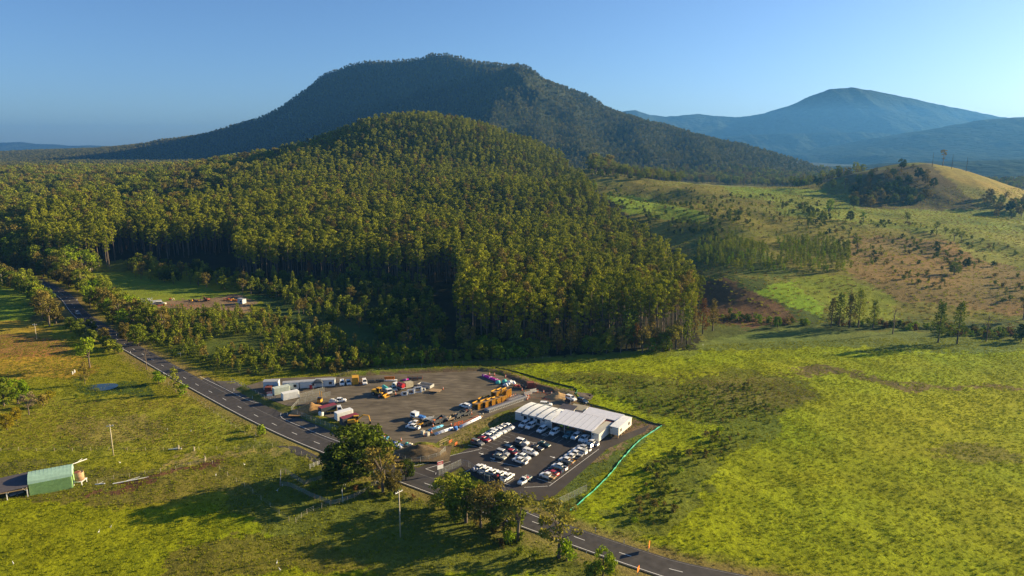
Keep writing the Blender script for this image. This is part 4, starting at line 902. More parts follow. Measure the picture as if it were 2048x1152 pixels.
def vmesh(kind):
    if kind in _vm: return _vm[kind]
    L, w, st, (b0, b1, r0, r1, zb, zr) = KIND[kind]; D = {}
    m = MB(); m.loft([csec(x, w-(.12 if abs(x) > L/2-.12 else 0), .32, zt) for x, zt in st])
    m.loft([[(r0-.02,-w+.2,zr-.07),(r0,-w+.26,zr),(r0,w-.26,zr),(r0-.02,w-.2,zr-.07)], [(r1+.04,-w+.2,zr-.07),(r1,-w+.26,zr),(r1,w-.26,zr),(r1+.04,w-.2,zr-.07)]])
    for s in (-1, 1):   # pillars
        for xa, xb in ((b0+.03, r0+.02), (b1-.03, r1-.02)): m.bar((xa, s*(w-.06), zb-.03), (xb, s*(w-.22), zr-.02), .05)
        mid = (b0+b1)/2-.05; m.bar((mid, s*(w-.055), zb-.03), (mid-.02, s*(w-.215), zr-.02), .045)
        m.box(.85, 1.05, s*(w+.1)-.08, s*(w+.1)+.08, zb, zb+.14)
    D['body'] = m.mesh('body', paint_of('white'))
    g = MB(); q = .09
    g.loft([[(b0,-w+.07,zb-.02),(r0+.0,-w+.215,zr-.05),(r0,w-.215,zr-.05),(b0,w-.07,zb-.02)], [(b1,-w+.07,zb-.02),(r1,-w+.215,zr-.05),(r1,w-.215,zr-.05),(b1,w-.07,zb-.02)]]); D['window'] = g.mesh('window', GLASS)
    for nm, xx in (('wheel_f', L/2-.95), ('wheel_r', -L/2+(1.05 if kind in ('ute','tray','single') else .9))):
        for s in (-1, 1):
            t = MB(); t.cyl((xx, s*(w-.2), .37), (xx, s*(w+.03), .37), .37); t.m = 1; t.cyl((xx, s*(w+.0), .37), (xx, s*(w+.04), .37), .21, 10); D[nm+str(s)] = t.mesh('wheel', [TYRE, RIM])
    fx = L/2-.06
    for s in (-1, 1):
        h = MB(); h.box(fx-.18, fx+.03, s*(w-.3)-.2, s*(w-.3)+.16, st[-1][1]+.08, st[-1][1]+.26); D['headlight%d' % s] = h.mesh('headlight', LAMP)
        h = MB(); bx = -L/2-(0 if kind not in ('tray','single') else .0); h.box(bx-.015, bx+.06, s*(w-.14)-.09, s*(w-.14)+.09, .7, .98); D['tail_light%d' % s] = h.mesh('tail_light', TAIL)
    gr = MB(); gr.box(L/2-.06, L/2+.025, -w*.5, w*.5, .42, .62); D['grille'] = gr.mesh('grille', BLK)
    if kind == 'ute':
        t = MB(); x0, x1 = -2.66, -1.03
        for a, b, c, d in ((x0, x1, -w, -w+.09), (x0, x1, w-.09, w), (x0, x0+.07, -w+.09, w-.09), (x1-.07, x1, -w+.09, w-.09)): t.box(a, b, c, d, .73, 1.13)
        D['tub'] = t.mesh('tub', paint_of('white'), .02); t = MB(); t.box(x0+.08, x1-.08, -w+.1, w-.1, .76, .79); D['bed_liner'] = t.mesh('bed_liner', BLK)
    if kind in ('tray', 'single'):
        x0, x1 = -2.7, (-1.05 if kind == 'tray' else -.22); t = MB(); t.box(x0, x1, -1.0, 1.0, .84, .93); t.box(x0+.1, x1, -.4, .4, .5, .84)
        D['tray_deck'] = t.mesh('tray_deck', paint_of('steel')); t = MB()
        for a, b, c, d in ((x0, x1, -1.0, -.95), (x0, x1, .95, 1.0), (x0, x0+.05, -.95, .95)): t.box(a, b, c, d, .932, 1.17)
        t.bar((x1, -.95, .93), (x1, -.95, 1.75), .03); t.bar((x1, .95, .93), (x1, .95, 1.75), .03); t.bar((x1, -.95, 1.75), (x1, .95, 1.75), .03); t.bar((x1, -.95, 1.4), (x1, .95, 1.4), .02)
        D['tray_sides'] = t.mesh('tray_sides', paint_of('steel'))
    _vm[kind] = D; return D
CARN = {'sedan':('sedan','sedan'),'hatch':('hatchback','hatchback'),'suv':('suv','SUV'),'ute':('pickup','pickup truck'),'tray':('flatbed_ute','flatbed ute'),'single':('flatbed_ute','flatbed ute'),'canopy':('pickup','pickup truck')}
def car(px, py, ang, kind, color, label, group=None, tray=None, side=None, load=None, canopy=None, z=None, s=.93, name=None):
    if z is None: z = .115
    x, y = P(px, py, z); base = kind; r = empty(name or CARN[kind][0], (x, y, z), ang, label, CARN[kind][1], group); r.scale = (s,)*3
    for k, me in vmesh(base).items():
        nm = {'wheel': 'wheel', 'headl': 'headlight', 'tail_': 'tail_light'}.get(k[:5], k)
        m = paint_of(color) if nm in ('body', 'tub') else paint_of(tray) if tray and nm == 'tray_deck' else paint_of(side) if side and nm == 'tray_sides' else None
        put(nm, me, r, m)
    if canopy:
        c = MB(); c.loft([[(-2.62,-.93,1.14),(-2.5,-.86,1.75),(-2.5,.86,1.75),(-2.62,.93,1.14)], [(-1.0,-.93,1.14),(-1.0,-.86,1.8),(-1.0,.86,1.8),(-1.0,.93,1.14)]]); c.build('canopy', paint_of(canopy), r)
        g = MB(); g.box(-2.35, -1.2, -.945, -.9, 1.3, 1.6); g.box(-2.35, -1.2, .9, .945, 1.3, 1.6); g.build('canopy_window', GLASS, r)
    if load:
        g = random.Random(int(px)); m = MB(); m.m = 0; x1 = -1.1 if base == 'tray' else -.4
        for i in range(7): a = g.uniform(-2.5, x1-.5); b = g.uniform(-.75, .35); h = g.uniform(.15, .55); m.m = i % len(load); m.box(a, a+g.uniform(.25, .8), b, b+g.uniform(.2, .5), .95, .95+h)
        m.build('load', [paint_of(c) for c in load], r, .02)
    return r
a54, a_36 = AX, BX; NW = BX+math.pi; SWd = AX+math.pi
G1, G2_, G3_, G4_, G5_ = 'vehicles in the row under the grass bank', 'vehicles in the double row in the middle of the car park', 'vehicles in the row by the white boundary line', 'vehicles parked nose-out before the office', 'vehicles in the row beside the roadside trees'
for q in (
 (955,889,a_36,'suv','grey','dark silver SUV at the road end of the row under the grass bank',G1),
 (969,881.5,a_36,'sedan','red','red car between the dark silver SUV and white cars under the grass bank',G1),
 (978,877,a_36,'ute','white','white pickup just behind the red car under the grass bank',G1),
 (985.5,872.5,a_36,'ute','white','white pickup fourth from the road end under the grass bank',G1),
 (992,868.5,a_36,'suv','white','white wagon fifth from the road end under the grass bank',G1),
 (1000,864.5,a_36,'ute','white','white pickup third from the office end under the grass bank',G1),
 (1007.5,860.5,a_36,'ute','silver','silver pickup second from the office end under the grass bank',G1),
 (1016,856.5,a_36,'ute','white','white pickup nearest the office in the row under the grass bank',G1),
 (1045,887.5,a_36,'suv','white','pale wagon at the office end of the left middle row',G2_),
 (1040,894,a_36,'suv','black','black SUV hidden in shade beside the pale wagon in the middle row',G2_),
 (1021,902,a_36,'suv','dkblue','dark blue-grey SUV in the middle of the left middle row',G2_),
 (1026,908,a_36,'hatch','red','red hatchback squeezed among pale cars of the middle rows',G2_),
 (1006,909.5,a_36,'suv','silver','silver-white SUV next to the pale green sedan in the middle row',G2_),
 (999.5,916.5,a_36,'sedan','champagne','pale green-grey sedan at the road end of the left middle row',G2_),
 (1088,892,a_36,'sedan','dkgreen','dark green sedan at the office end of the right middle row',G2_),
 (1074,899,a_36,'sedan','black','black sedan second in the right middle row',G2_),
 (1061,908,a_36,'ute','white','white pickup with full canopy in the right middle row',G2_,'canopy'),
 (1046,917.5,a_36,'ute','white','white pickup behind the near one in the right middle row',G2_),
 (1040,925,NW,'ute','white','white pickup facing left at the road end of the right middle row',G2_),
 (1095,956,NW,'tray','white','white flatbed ute with timber tray at the near end by the boundary line',G3_,'wood'),
 (1104,949,NW,'sedan','red','red sedan next to the timber-tray ute by the boundary line',G3_),
 (1112,943,NW,'suv','dkblue','dark blue SUV next to the red sedan by the boundary line',G3_),
 (1119,937.5,NW,'ute','white','white dual-cab pickup next to the dark blue SUV by the boundary line',G3_),
 (1127,931,NW,'suv','black','black SUV in the middle of the row by the boundary line',G3_),
 (1133,925,NW,'tray','white','white flatbed ute with yellow tray sides by the boundary line',G3_,'yellow'),
 (1143,918,NW,'tray','white','white flatbed ute with black tray by the boundary line',G3_,'black'),
 (1151,911.5,NW,'tray','white','white flatbed ute behind the black-tray one by the boundary line',G3_,'steel'),
 (1159,905.5,NW,'ute','white','white pickup with grey canopy by the boundary line',G3_,'canopy2'),
 (1167,900,NW,'ute','silver','pale blue-silver pickup by the boundary line',G3_),
 (1174,895,NW,'hatch','dkblue','dark blue hatchback second from the office end by the boundary line',G3_),
 (1183,889,NW,'ute','white','white pickup at the office end of the row by the boundary line',G3_),
 (1048,852,SWd,'suv','white','white SUV leftmost before the blue office wall',G4_),
 (1061,855.5,SWd,'suv','white','white wagon with long roof second before the blue office wall',G4_),
 (1084,862.5,SWd,'suv','white','white SUV alone before the middle of the office wall',G4_),
 (1109,867.5,SWd,'suv','white','white SUV beside the hatched bay before the veranda',G4_),
 (1137,873.5,SWd,'ute','teal','teal-blue pickup parked before the veranda',G4_),
 (1152,876,SWd,'suv','white','white SUV right of the teal pickup before the veranda',G4_),
 (1168,880.5,SWd,'ute','white','white pickup nearest the office steps',G4_),
 (958,940,a54,'tray','white','white flatbed ute carrying blue gear beside the mesh gate',G5_,'steelblue'),
 (970,945,a54,'tray','white','white flatbed ute with pale empty tray second from the mesh gate',G5_,'steel'),
 (984,950,a54,'tray','white','white flatbed ute with dark green tray third from the mesh gate',G5_,'green'),
 (999,954,a54,'tray','white','white flatbed ute with black tray of red gear in the roadside row',G5_,'redgear'),
 (1015,958,a54,'ute','white','white dual-cab pickup at the right end of the roadside row',G5_),
 (1049,964.5,SWd,'single','white','white single-cab flatbed driving toward the exit with red gear behind the cab',None,'greenred'),
):
    kw = {}; sp = q[7] if len(q) > 7 else None
    if sp == 'canopy': kw = dict(canopy='white')
    elif sp == 'canopy2': kw = dict(canopy='steel')
    elif sp == 'wood': kw = dict(tray='wood', side='wood')
    elif sp == 'yellow': kw = dict(tray='steel', side='yellow')
    elif sp == 'black': kw = dict(tray='black', side='black')
    elif sp == 'steelblue': kw = dict(tray='steel', load=['blue','steel','white'])
    elif sp == 'green': kw = dict(tray='dkgreen', side='steel')
    elif sp == 'redgear': kw = dict(tray='black', side='black', load=['red','black','wood2'])
    elif sp == 'greenred': kw = dict(tray='palegreen', side='palegreen', load=['red','orange','steel'])
    car(*q[:7], **kw)
YB = YZ+.07
for q in (
 (684,769,R(-75),'suv','white','white wagon leftmost of two beside the yellow container'), (697,767.5,R(-70),'ute','white','white pickup between the other wagon and the yellow container'),
 (729,767,R(-72),'suv','white','white wagon parked right of the yellow container'), (679,804,R(8),'ute','white','white pickup towing a pale trailer near the site gate'),
 (931,815,NW,'ute','white','white pickup with raised canopy next to the yellow shields'), (826,857,NW+.25,'ute','white','white pickup nearest the plastic water tanks in the yard'),
 (831,850.5,NW+.2,'tray','white','white flatbed ute with yellow box in the yard'), (787,780,R(-60),'ute','silver','silver pickup parked between the trucks in the middle of the yard'),
):
    kw = {}
    if 'canopy' in q[5]: kw = dict(canopy='white')
    if 'yellow box' in q[5]: kw = dict(tray='yellow', side='yellow')
    car(*q, z=YB, **kw)
c = GP(1148, 800); car(1142,799.5,R(-48),'suv','white','white long wagon parked on dirt behind the office', z=c[2]+.05)
car(1165,805,R(-46),'suv','dkblue','dark teal wagon parked on grass edge behind the office', z=.3)
car(1092,812,R(-10),'suv','white','white wagon half hidden behind the office roof', z=.9)
car(155.5,628.5,math.atan2(P(200,655)[1]-P(165,634)[1], P(200,655)[0]-P(165,634)[0]),'suv','silver','grey car driving along the shaded far stretch of road', z=.175, s=1.0)
# ---------------------------------------------------------------- trucks, trailers and plant
def place(name, px, py, z, ang, label, cat, group=None):
    x, y = P(px, py, z); return empty(name, (x, y, z), ang, label, cat, group)
def wheels(r, spots, rad=.48, w=.3):
    for x, y in spots: t = MB(); t.cyl((x, y-w/2, rad), (x, y+w/2, rad), rad); t.m = 1; t.cyl((x, y-w/2-.01, rad), (x, y+w/2+.01, rad), rad*.5, 10); t.build('wheel', [TYRE, RIM], r)
def truck(px, py, ang, label, cabc='white', dual=False, z=YB, deck='steel', dlen=4.6):
    r = place('truck', px, py, z, ang, label, 'truck'); cl = 2.6 if dual else 1.8
    m = MB(); x1 = 3.6; m.loft([[(x1-cl,-1.05,.7),(x1-cl,-1.05,2.3),(x1-cl,1.05,2.3),(x1-cl,1.05,.7)],[(x1-.45,-1.05,.7),(x1-.45,-1.02,2.35),(x1-.45,1.02,2.35),(x1-.45,1.05,.7)],[(x1,-1.0,.6),(x1-.02,-1.0,1.35),(x1-.02,1.0,1.35),(x1,1.0,.6)]]); m.build('cab', paint_of(cabc), r, .04)
    g = MB(); g.loft([[(x1-.38,-.92,2.2),(x1-.38,.92,2.2),(x1-.36,.92,2.22),(x1-.36,-.92,2.22)],[(x1-.04,-.92,1.42),(x1-.04,.92,1.42),(x1+.0,.92,1.44),(x1+.0,-.92,1.44)]])
    for s in (-1,1): g.box(x1-cl+.3, x1-.55, s*1.06-.015, s*1.06+.015, 1.4, 2.05)
    g.build('window', GLASS, r)
    m = MB(); m.box(x1-cl-dlen-.1, x1-.3, -.45, .45, .62, .85); m.build('chassis', BLK, r)
    m = MB(); m.box(x1-cl-dlen-.1, x1-cl-.1, -1.15, 1.15, .95, 1.07); m.bar((x1-cl-.15,-1.1,1.07),(x1-cl-.15,-1.1,2.2),.04); m.bar((x1-cl-.15,1.1,1.07),(x1-cl-.15,1.1,2.2),.04); m.bar((x1-cl-.15,-1.1,2.2),(x1-cl-.15,1.1,2.2),.04); m.build('deck', paint_of(deck), r)
    wheels(r, [(x1-.9,-.95),(x1-.9,.95),(x1-cl-dlen+1.3,-.95),(x1-cl-dlen+1.3,.95)], .45)
    for s in (-1,1): m = MB(); m.box(x1-.05, x1+.03, s*.8-.16, s*.8+.16, .75, .95); m.build('headlight', LAMP, r)
    return r, x1-cl-.2, x1-cl-dlen-.1
r, f_, b_ = truck(839,839,NW,'white dual-cab truck with blue gear on its tray', dual=True, dlen=3.6)
m = MB(); m.box(b_+.3, f_-.6, -.8, .5, 1.08, 1.6); m.blob((b_+1.2,.4,1.5), .5, 3); m.build('load', paint_of('blue'), r, .05)
r, f_, b_ = truck(772,785,R(-55),'white truck with teal tank on its deck beside the yellow loader', dlen=4.2)
m = MB(); m.cyl((b_+.3,0,1.75),(f_-.3,0,1.75),.75,16); m.build('tank', paint_of('aqua'), r)
r, f_, b_ = truck(800,779,R(140),'white truck carrying a red drum tank in the middle of the yard', dlen=4.0)
m = MB(); m.cyl((b_+.2,0,1.95),(f_-.6,0,1.95),.9,18); m.build('tank', paint_of('red'), r)
def trailer(px, py, ang, label, L=4.5, W=2.1, sides=.5, col='steel', cage=False, tail=False, z=YB, load=None, cat='trailer'):
    r = place('trailer', px, py, z, ang, label, cat); m = MB(); m.box(-L/2, L/2, -W/2, W/2, .6, .72); m.bar((L/2,-.5,.62),(L/2+1.5,0,.55),.06); m.bar((L/2,.5,.62),(L/2+1.5,0,.55),.06); m.build('chassis', paint_of(col), r)
    m = MB()
    if sides:
        for a, b, c, d in ((-L/2,L/2,-W/2,-W/2+.05),(-L/2,L/2,W/2-.05,W/2),(L/2-.05,L/2,-W/2+.05,W/2-.05)): m.box(a,b,c,d,.722,.72+sides)
    if cage:
        for i in range(6):
            for s in (-1,1): x = -L/2+L*i/5; m.bar((x,s*W/2,.72),(x,s*W/2,1.9),.025)
        for zz in (1.3,1.9):
            for s in (-1,1): m.bar((-L/2,s*W/2,zz),(L/2,s*W/2,zz),.025)
    if m.V: m.build('side_panel', paint_of(col), r)
    if tail: m = MB(); [m.bar((-L/2,y_,.7),(-L/2-.5,y_,2.1),.03) for y_ in np.linspace(-W/2,W/2,6)]; [m.bar((-L/2-q*.5,-W/2,.7+q*1.4),(-L/2-q*.5,W/2,.7+q*1.4),.03) for q in (.3,.65,1)]; m.build('ramp_gate', paint_of('off'), r)
    wheels(r, [(x,s*(W/2+.02)) for x in ((-.45,.45) if L > 3.5 else (0,)) for s in (-1,1)], .36, .22)
    if load:
        g = random.Random(int(px*3)); m = MB()
        for i in range(9): a = g.uniform(-L/2+.1, L/2-1.1); b = g.uniform(-W/2+.1, W/2-.8); m.m = i % len(load); m.box(a, a+g.uniform(.4,1.3), b, b+g.uniform(.3,.8), .73, .8+g.uniform(.2,.9), g.uniform(-.3,.3))
        m.build('load', [paint_of(c) for c in load], r, .02)
    return r
trailer(857,842,AX+.2,'flat trailer with pale upright mesh ramp beside the dual-cab truck', tail=True, sides=0, col='steel')
trailer(850,850,AX,'small black box trailer behind the white yard pickups', L=3.2, col='black', sides=.7)
trailer(877,845,AX-.1,'dark high-sided trailer loaded with orange mats', L=5, W=2.4, col='charcoal', sides=1.1, tail=True, load=['charcoal','orange','black'])
trailer(905,838,AX-.1,'long dark trailer stacked with timber and pipe offcuts', L=6, W=2.4, col='wood2', sides=.4, tail=True, load=['wood2','wood','charcoal','beige'])
trailer(918,834,AX-.05,'dark trailer with low load behind the timber trailer', L=4.5, W=2.2, col='charcoal', sides=.9, load=['charcoal','steel'])
trailer(934,829,AX-.1,'caged trailer of reddish crates beside the long pipe bundle', L=5, W=2.3, col='charcoal', sides=.5, cage=True, load=['charcoal','rusty','wood2'])
trailer(667,806,R(8),'pale tilted trailer hitched to the white pickup near the gate', L=3, col='off', sides=.4, load=['off','beige'])
r = place('generator', 817,775,YB,R(35),'grey-white square plant box on skids in the middle of the yard','plant box'); m = MB(); m.box(-1.6,1.6,-1.1,1.1,.25,2.3); m.build('housing', paint_of('beige'), r, .05); m = MB(); m.box(-1.7,1.7,-.9,-.7,0,.25); m.box(-1.7,1.7,.7,.9,0,.25); m.build('skid', BLK, r); m = MB(); m.box(1.61,1.64,-.6,.6,.8,1.8); m.build('vent', BLK, r)
def loader():
    r = place('wheel_loader', 758,791,YB,R(-30),'yellow wheel loader with black tyres parked in the yard','loader')
    m = MB(); m.box(-3,-.4,-.9,.9,1.0,2.1); m.box(-.4,.9,-.75,.75,.9,1.6); m.box(.9,1.8,-.6,.6,.8,1.5); m.build('body', paint_of('yellow'), r, .08)
    m = MB(); m.box(-.6,.8,-.7,.7,1.62,3.0); m.build('window', GLASS, r); m = MB(); m.box(-.75,.95,-.8,.8,3.0,3.15); [m.box(x-.05,x+.05,y-.05,y+.05,1.6,3.0) for x in (-.65,.85) for y in (-.72,.72)]; m.build('cab_roof', paint_of('yellow'), r, .02)
    m = MB(); [m.bar((1.2,s*.5,1.5),(3.2,s*.5,.7),.13) for s in (-1,1)]; m.build('arm', paint_of('yellow'), r)
    m = MB(); m.loft([[(3.1,-1.3,.15),(3.1,-1.3,1.1),(3.0,-1.3,1.1),(3.0,-1.3,.1)],[(3.1,1.3,.15),(3.1,1.3,1.1),(3.0,1.3,1.1),(3.0,1.3,.1)]]); m.box(3.1,4.1,-1.3,1.3,.08,.18); m.box(3.1,3.9,-1.3,-1.25,.18,.8); m.box(3.1,3.9,1.25,1.3,.18,.8); m.build('bucket', paint_of('yellow'), r)
    wheels(r, [(1.5,-.95),(1.5,.95),(-1.8,-.95),(-1.8,.95)], .75, .5)
loader()
def excavator(px, py, z, ang, label, col='yellow', s=1., swing=0.):
    r = place('excavator', px, py, z, ang, label, 'excavator'); r.scale = (s,)*3
    for q in (-1,1): m = MB(); m.loft([[(x,q*1.1-.28,zz) for x, zz in ((-1.7,.1),(-1.9,.4),(-1.7,.75),(1.7,.75),(1.9,.4),(1.7,.1))],[(x,q*1.1+.28,zz) for x, zz in ((-1.7,.1),(-1.9,.4),(-1.7,.75),(1.7,.75),(1.9,.4),(1.7,.1))]]); m.build('track', TYRE, r)
    m = MB(); m.box(-2.2,.3,-1.25,1.25,1.0,2.0); m.box(.3,1.2,-1.25,.2,1.0,1.5); m.box(-.6,.6,-.6,.6,.5,1.0); m.build('body', paint_of(col), r, .08)
    m = MB(); m.box(-.2,1.35,.3,1.2,1.02,2.75); m.build('cab', GLASS, r, .05); m = MB(); m.box(-.25,1.4,.25,1.25,2.75,2.85); m.build('cab_roof', paint_of(col), r, .02)
    m = MB(); m.bar((.9,-.3,1.5),(3.0,-.3,3.4),.22); m.bar((3.0,-.3,3.4),(4.9,-.3,3.1),.19); m.build('boom', paint_of(col), r); m = MB(); m.bar((4.8,-.3,3.2),(5.3,-.3,1.0),.15); m.build('dipper', paint_of(col), r)
    m = MB(); m.loft([[(x,-.75,zz) for x, zz in ((5.4,1.1),(5.7,.5),(5.3,.1),(4.9,.3),(5.0,.9))],[(x,.15,zz) for x, zz in ((5.4,1.1),(5.7,.5),(5.3,.1),(4.9,.3),(5.0,.9))]]); m.build('bucket', BLK, r)
    return r
excavator(709,849,YB,R(8),'yellow excavator with raised boom beside the red-roofed container')
r = place('forklift', 640,806,YB,R(80),'yellow telehandler-like lift with tall mast by the mulch pile','lift'); m = MB(); m.box(-.9,.9,-.7,.7,.4,1.5); m.build('body', paint_of('yellow'), r, .06); m = MB(); m.bar((.9,-.4,.3),(.9,-.4,4.2),.09); m.bar((.9,.4,.3),(.9,.4,4.2),.09); [m.bar((.9,-.4,h),(.9,.4,h),.06) for h in (1.2,2.6,4.1)]; m.build('mast', paint_of('yellow'), r); wheels(r, [(.6,-.7),(.6,.7),(-.6,-.7),(-.6,.7)], .33, .25)
m = MB(); m.box(-.8,.5,-.6,.6,1.5,2.3); m.build('cab', GLASS, r, .04)
r, f_, b_ = truck(664,826,R(20),'small white-cabbed flatbed truck between the two red-roofed containers', deck='yellow', dlen=3.6)
# ---------------------------------------------------------------- containers, tanks, stacks
def corrug(m, x0, x1, y0, y1, z0, z1, st=.28, d=.035):
    m.box(x0, x1, y0, y1, z0, z1)
    n = int((x1-x0-.3)/st)
    for i in range(n):
        x = x0+.15+(i+.25)*st
        m.box(x, x+st*.5, y0-d, y0-.002, z0+.15, z1-.12); m.box(x, x+st*.5, y1+.002, y1+d, z0+.15, z1-.12)
def container(px, py, z, ang, label, col, roof, L=6.06, name='shipping_container', group=None, W=2.44, Hh=2.59):
    r = place(name, px, py, z, ang, label, 'container', group); m = MB(); corrug(m, -L/2, L/2, -W/2, W/2, .12, Hh); m.build('wall', paint_of(col), r)
    m = MB(); m.box(-L/2-.02, L/2+.02, -W/2-.045, W/2+.045, Hh+.002, Hh+.05); m.build('roof', paint_of(roof), r)
    for s in (-1,1): m = MB(); y0 = .02 if s > 0 else -W/2+.08; m.box(L/2+.003, L/2+.05, y0, y0+W/2-.1, .2, Hh-.12); [m.bar((L/2+.07, y0+q, .2), (L/2+.07, y0+q, Hh-.15), .018) for q in (.3,.8)]; m.build('door', paint_of(col), r)
    m = MB(); [m.box(x-.1,x+.1,y-.1,y+.1,0,.12) for x in (-L/2+.1,L/2-.1) for y in (-W/2+.1,W/2-.1)]; m.build('corner_foot', BLK, r)
    return r
CA = R(38)
container(563,786,YB,CA,'pale green shipping container before the left site sheds','palegreen','palegreen')
container(581,796.5,YB,CA-.02,'white shipping container beside the entrance driveway','off','off')
container(656,825,YB,R(42),'dark grey container with red roof beside the mulch pile','charcoal','roofred')
container(699,846,YB,R(42),'dark grey container with red roof behind the yellow excavator','charcoal','roofred')
container(688,836,YB,R(42),'white box-like container between the two dark red-roofed ones','off','white', W=2.3, Hh=2.7)
container(711,767,YB,R(-78),'bright yellow container standing end-on at the back of the yard','yellow','yellow', L=3.5, Hh=2.9)
container(538.5,783,.9,R(0),'small dark red container crate near the yard sign','rusty','rusty', L=2.6, Hh=2.0)
x, y, z = GP(1066, 776); container(1061,775.5,YB,R(10),'dark red open-topped crate at the far right corner of the yard','rusty','rusty', L=2.6, W=2.2, Hh=2.3)
def cone(px, py, z, label, s=1., group='orange traffic cones in the yard'):
    x, y = P(px, py, z); r = empty('traffic_cone', (x, y, z), 0, label, 'traffic cone', group); r.scale = (s,)*3
    if 'body' not in _cm:
        m = MB(); m.loft([[(math.cos(t)*q, math.sin(t)*q, h) for t in [k*math.pi/4 for k in range(8)]] for q, h in ((.2,.06),(.05,.98),(.03,1.0))]); _cm['body'] = m.mesh('body', paint_of('coneor'))
        m = MB(); m.box(-.28,.28,-.28,.28,0,.06); _cm['base'] = m.mesh('base', BLK)
        m = MB(); m.loft([[(math.cos(t)*q, math.sin(t)*q, h) for t in [k*math.pi/4 for k in range(8)]] for q, h in ((.16,.45),(.115,.68))]); _cm['band'] = m.mesh('band', LAMP)
    put('body', _cm['body'], r); put('base', _cm['base'], r); put('band', _cm['band'], r)
_cm = {}
for q, l in (((746,859),'orange cone alone left of the blue pipe bundles'),((769,873),'orange cone among the blue pipe bundles near the big tree'),((802,882),'orange cone at the end of the blue pipe bundles near the mound'),((849,873),'orange cone before the plastic water tanks'),((863,866),'orange cone between the water tanks and white pipes'),
             ((866,853),'orange cone by the dark high-sided trailer'),((758,795),'orange cone in front of the yellow loader'),((791,789),'orange cone in front of the white concrete forms'),((902,851),'orange cone beside the pale trailer ramp'),((1044,781),'orange cone near the dark red crate'),
             ((1051,787.5),'orange cone left of the pale stockpile frames'),((886,779),'orange cone by the timber pallet'),((1073,773),'orange cone right of the dark red crate'),((943,829),'orange cone next to the caged trailer'),((1206,876),'orange cone at the office corner steps')):
    cone(*q, .115 if q[0] == 1206 else YB, l, 1.25, None)
for i, q in enumerate(((1020,797),(1023,795),(1027,794),(1031,793),(1052,795),(1055,797),(1054,800),(1057,793),(1057,797),(1087,786),(1075,785),(1103,789),(979,750),(989,751),(1011,755))):
    cone(q[0], q[1], YB if q[0] < 1060 else .9, 'orange cone guarding the pipes and shields at the far right of the yard', 1.3, 'orange cones at the far right of the yard')
def barricade(px, py, z, ang, label):
    r = place('barricade', px, py, z, ang, label, 'barricade'); m = MB(); m.box(-.9,.9,-.04,.04,.75,1.05); m.box(-.9,.9,-.04,.04,.3,.45); m.build('board', paint_of('coneor'), r)
    for s in (-1,1): m = MB(); m.bar((s*.7,-.3,0),(s*.7,-.06,1.05),.04); m.bar((s*.7,.3,0),(s*.7,.06,1.05),.04); m.build('leg', paint_of('coneor'), r)
barricade(913,851,YB,R(30),'orange barricade left of two beside the long pipe bundle'); barricade(921,848,YB,R(30),'orange barricade right of two beside the long pipe bundle')
barricade(901,886.5,.5,R(60),'orange barricade at the foot of the grass bank near the gate'); barricade(912,891,.3,R(70),'small orange barricade beside the dark bush near the car park')
def ycrate(px, py, z, ang, lab, tall=2.2, legs=False):
    r = place('trench_shield', px, py, z, ang, lab, 'trench shield', 'yellow steel trench shields'); W = 1.25; L = 1.35; z0 = .5 if legs else 0
    m = MB(); m.box(-L,L,-W,-W+.1,z0,tall); m.box(-L,L,W-.1,W,z0,tall)
    for s in (-1,1):
        for i in range(7): x = -L+.1+i*(2*L-.2)/6; m.box(x-.05,x+.05,s*(W+.07)-.06 if s > 0 else -W-.13,s*(W+.07)+.06 if s > 0 else -W-.005,z0,tall)
    m.build('side_plate', paint_of('yellow'), r)
    m = MB(); [m.bar((x,-W,h),(x,W,h),.07) for x in (-L+.2,L-.2) for h in (z0+.5,tall-.3)]; m.box(-L+.1,L-.1,-W+.12,W-.12,tall-.5,tall-.42); m.build('strut', paint_of('wood2'), r)
    m = MB(); [m.box(x-.08,x+.08,y-.08,y+.08,-.02,max(z0,.1)) for x in (-L+.1,L-.1) for y in (-W+.1,W-.1)]; m.build('leg', paint_of('yellow'), r)
for i, q in enumerate(((955,816),(970,812.5),(983,809),(994,805.5),(1003,802),(966,806),(979,803),(992,799.5),(1013,795.5),(1003,796))):
    lab = ('yellow trench shield first in the front rank beside the white pickup','yellow trench shield second in the front rank','yellow trench shield third in the front rank','yellow trench shield fourth in the front rank','yellow trench shield at the far end of the front rank','yellow trench shield leftmost in the rear rank','yellow trench shield second in the rear rank','tall yellow trench shield third in the rear rank','tallest yellow trench shield on legs at the far right end','tall yellow trench shield next to the rightmost one')[i]
    ycrate(*q, YB, AX, lab, 2.2 if i < 5 else (2.0 if i < 7 else 3.6), i >= 7)
CONC = paint_of('concrete')
pipm = None
pa, pb = P(975,823,YB), P(1050,797,YB)
for i in range(24):
    t = i/23; x = pa[0]+(pb[0]-pa[0])*t; y = pa[1]+(pb[1]-pa[1])*t; Lp = 1.22 if i < 15 else 1.22
    if pipm is None: m = MB(); m.tube((-1.25,0,.5),(1.25,0,.5),.5,.09,16); m.tube((1.05,0,.5),(1.27,0,.5),.56,.08,16); pipm = m.mesh('pipe', CONC, 0, True)
    o = put('concrete_pipe', pipm); o.location = (x, y, YB); o.rotation_euler = (0, 0, R(-40)+random.uniform(-.02,.02)); tag(o, 'grey concrete drain pipe lying in the row at the edge of the yard', 'pipe', 'concrete drain pipes in a row')
pa, pb = P(1017,803,YB), P(1040,795,YB)
for i in range(7):
    t = i/6; o = put('concrete_pipe', pipm); o.location = (pa[0]+(pb[0]-pa[0])*t, pa[1]+(pb[1]-pa[1])*t, YB+.0); o.rotation_euler = (0, 0, R(-40)); tag(o, 'concrete drain pipe in the second row behind the long row', 'pipe', 'concrete drain pipes in the second row')
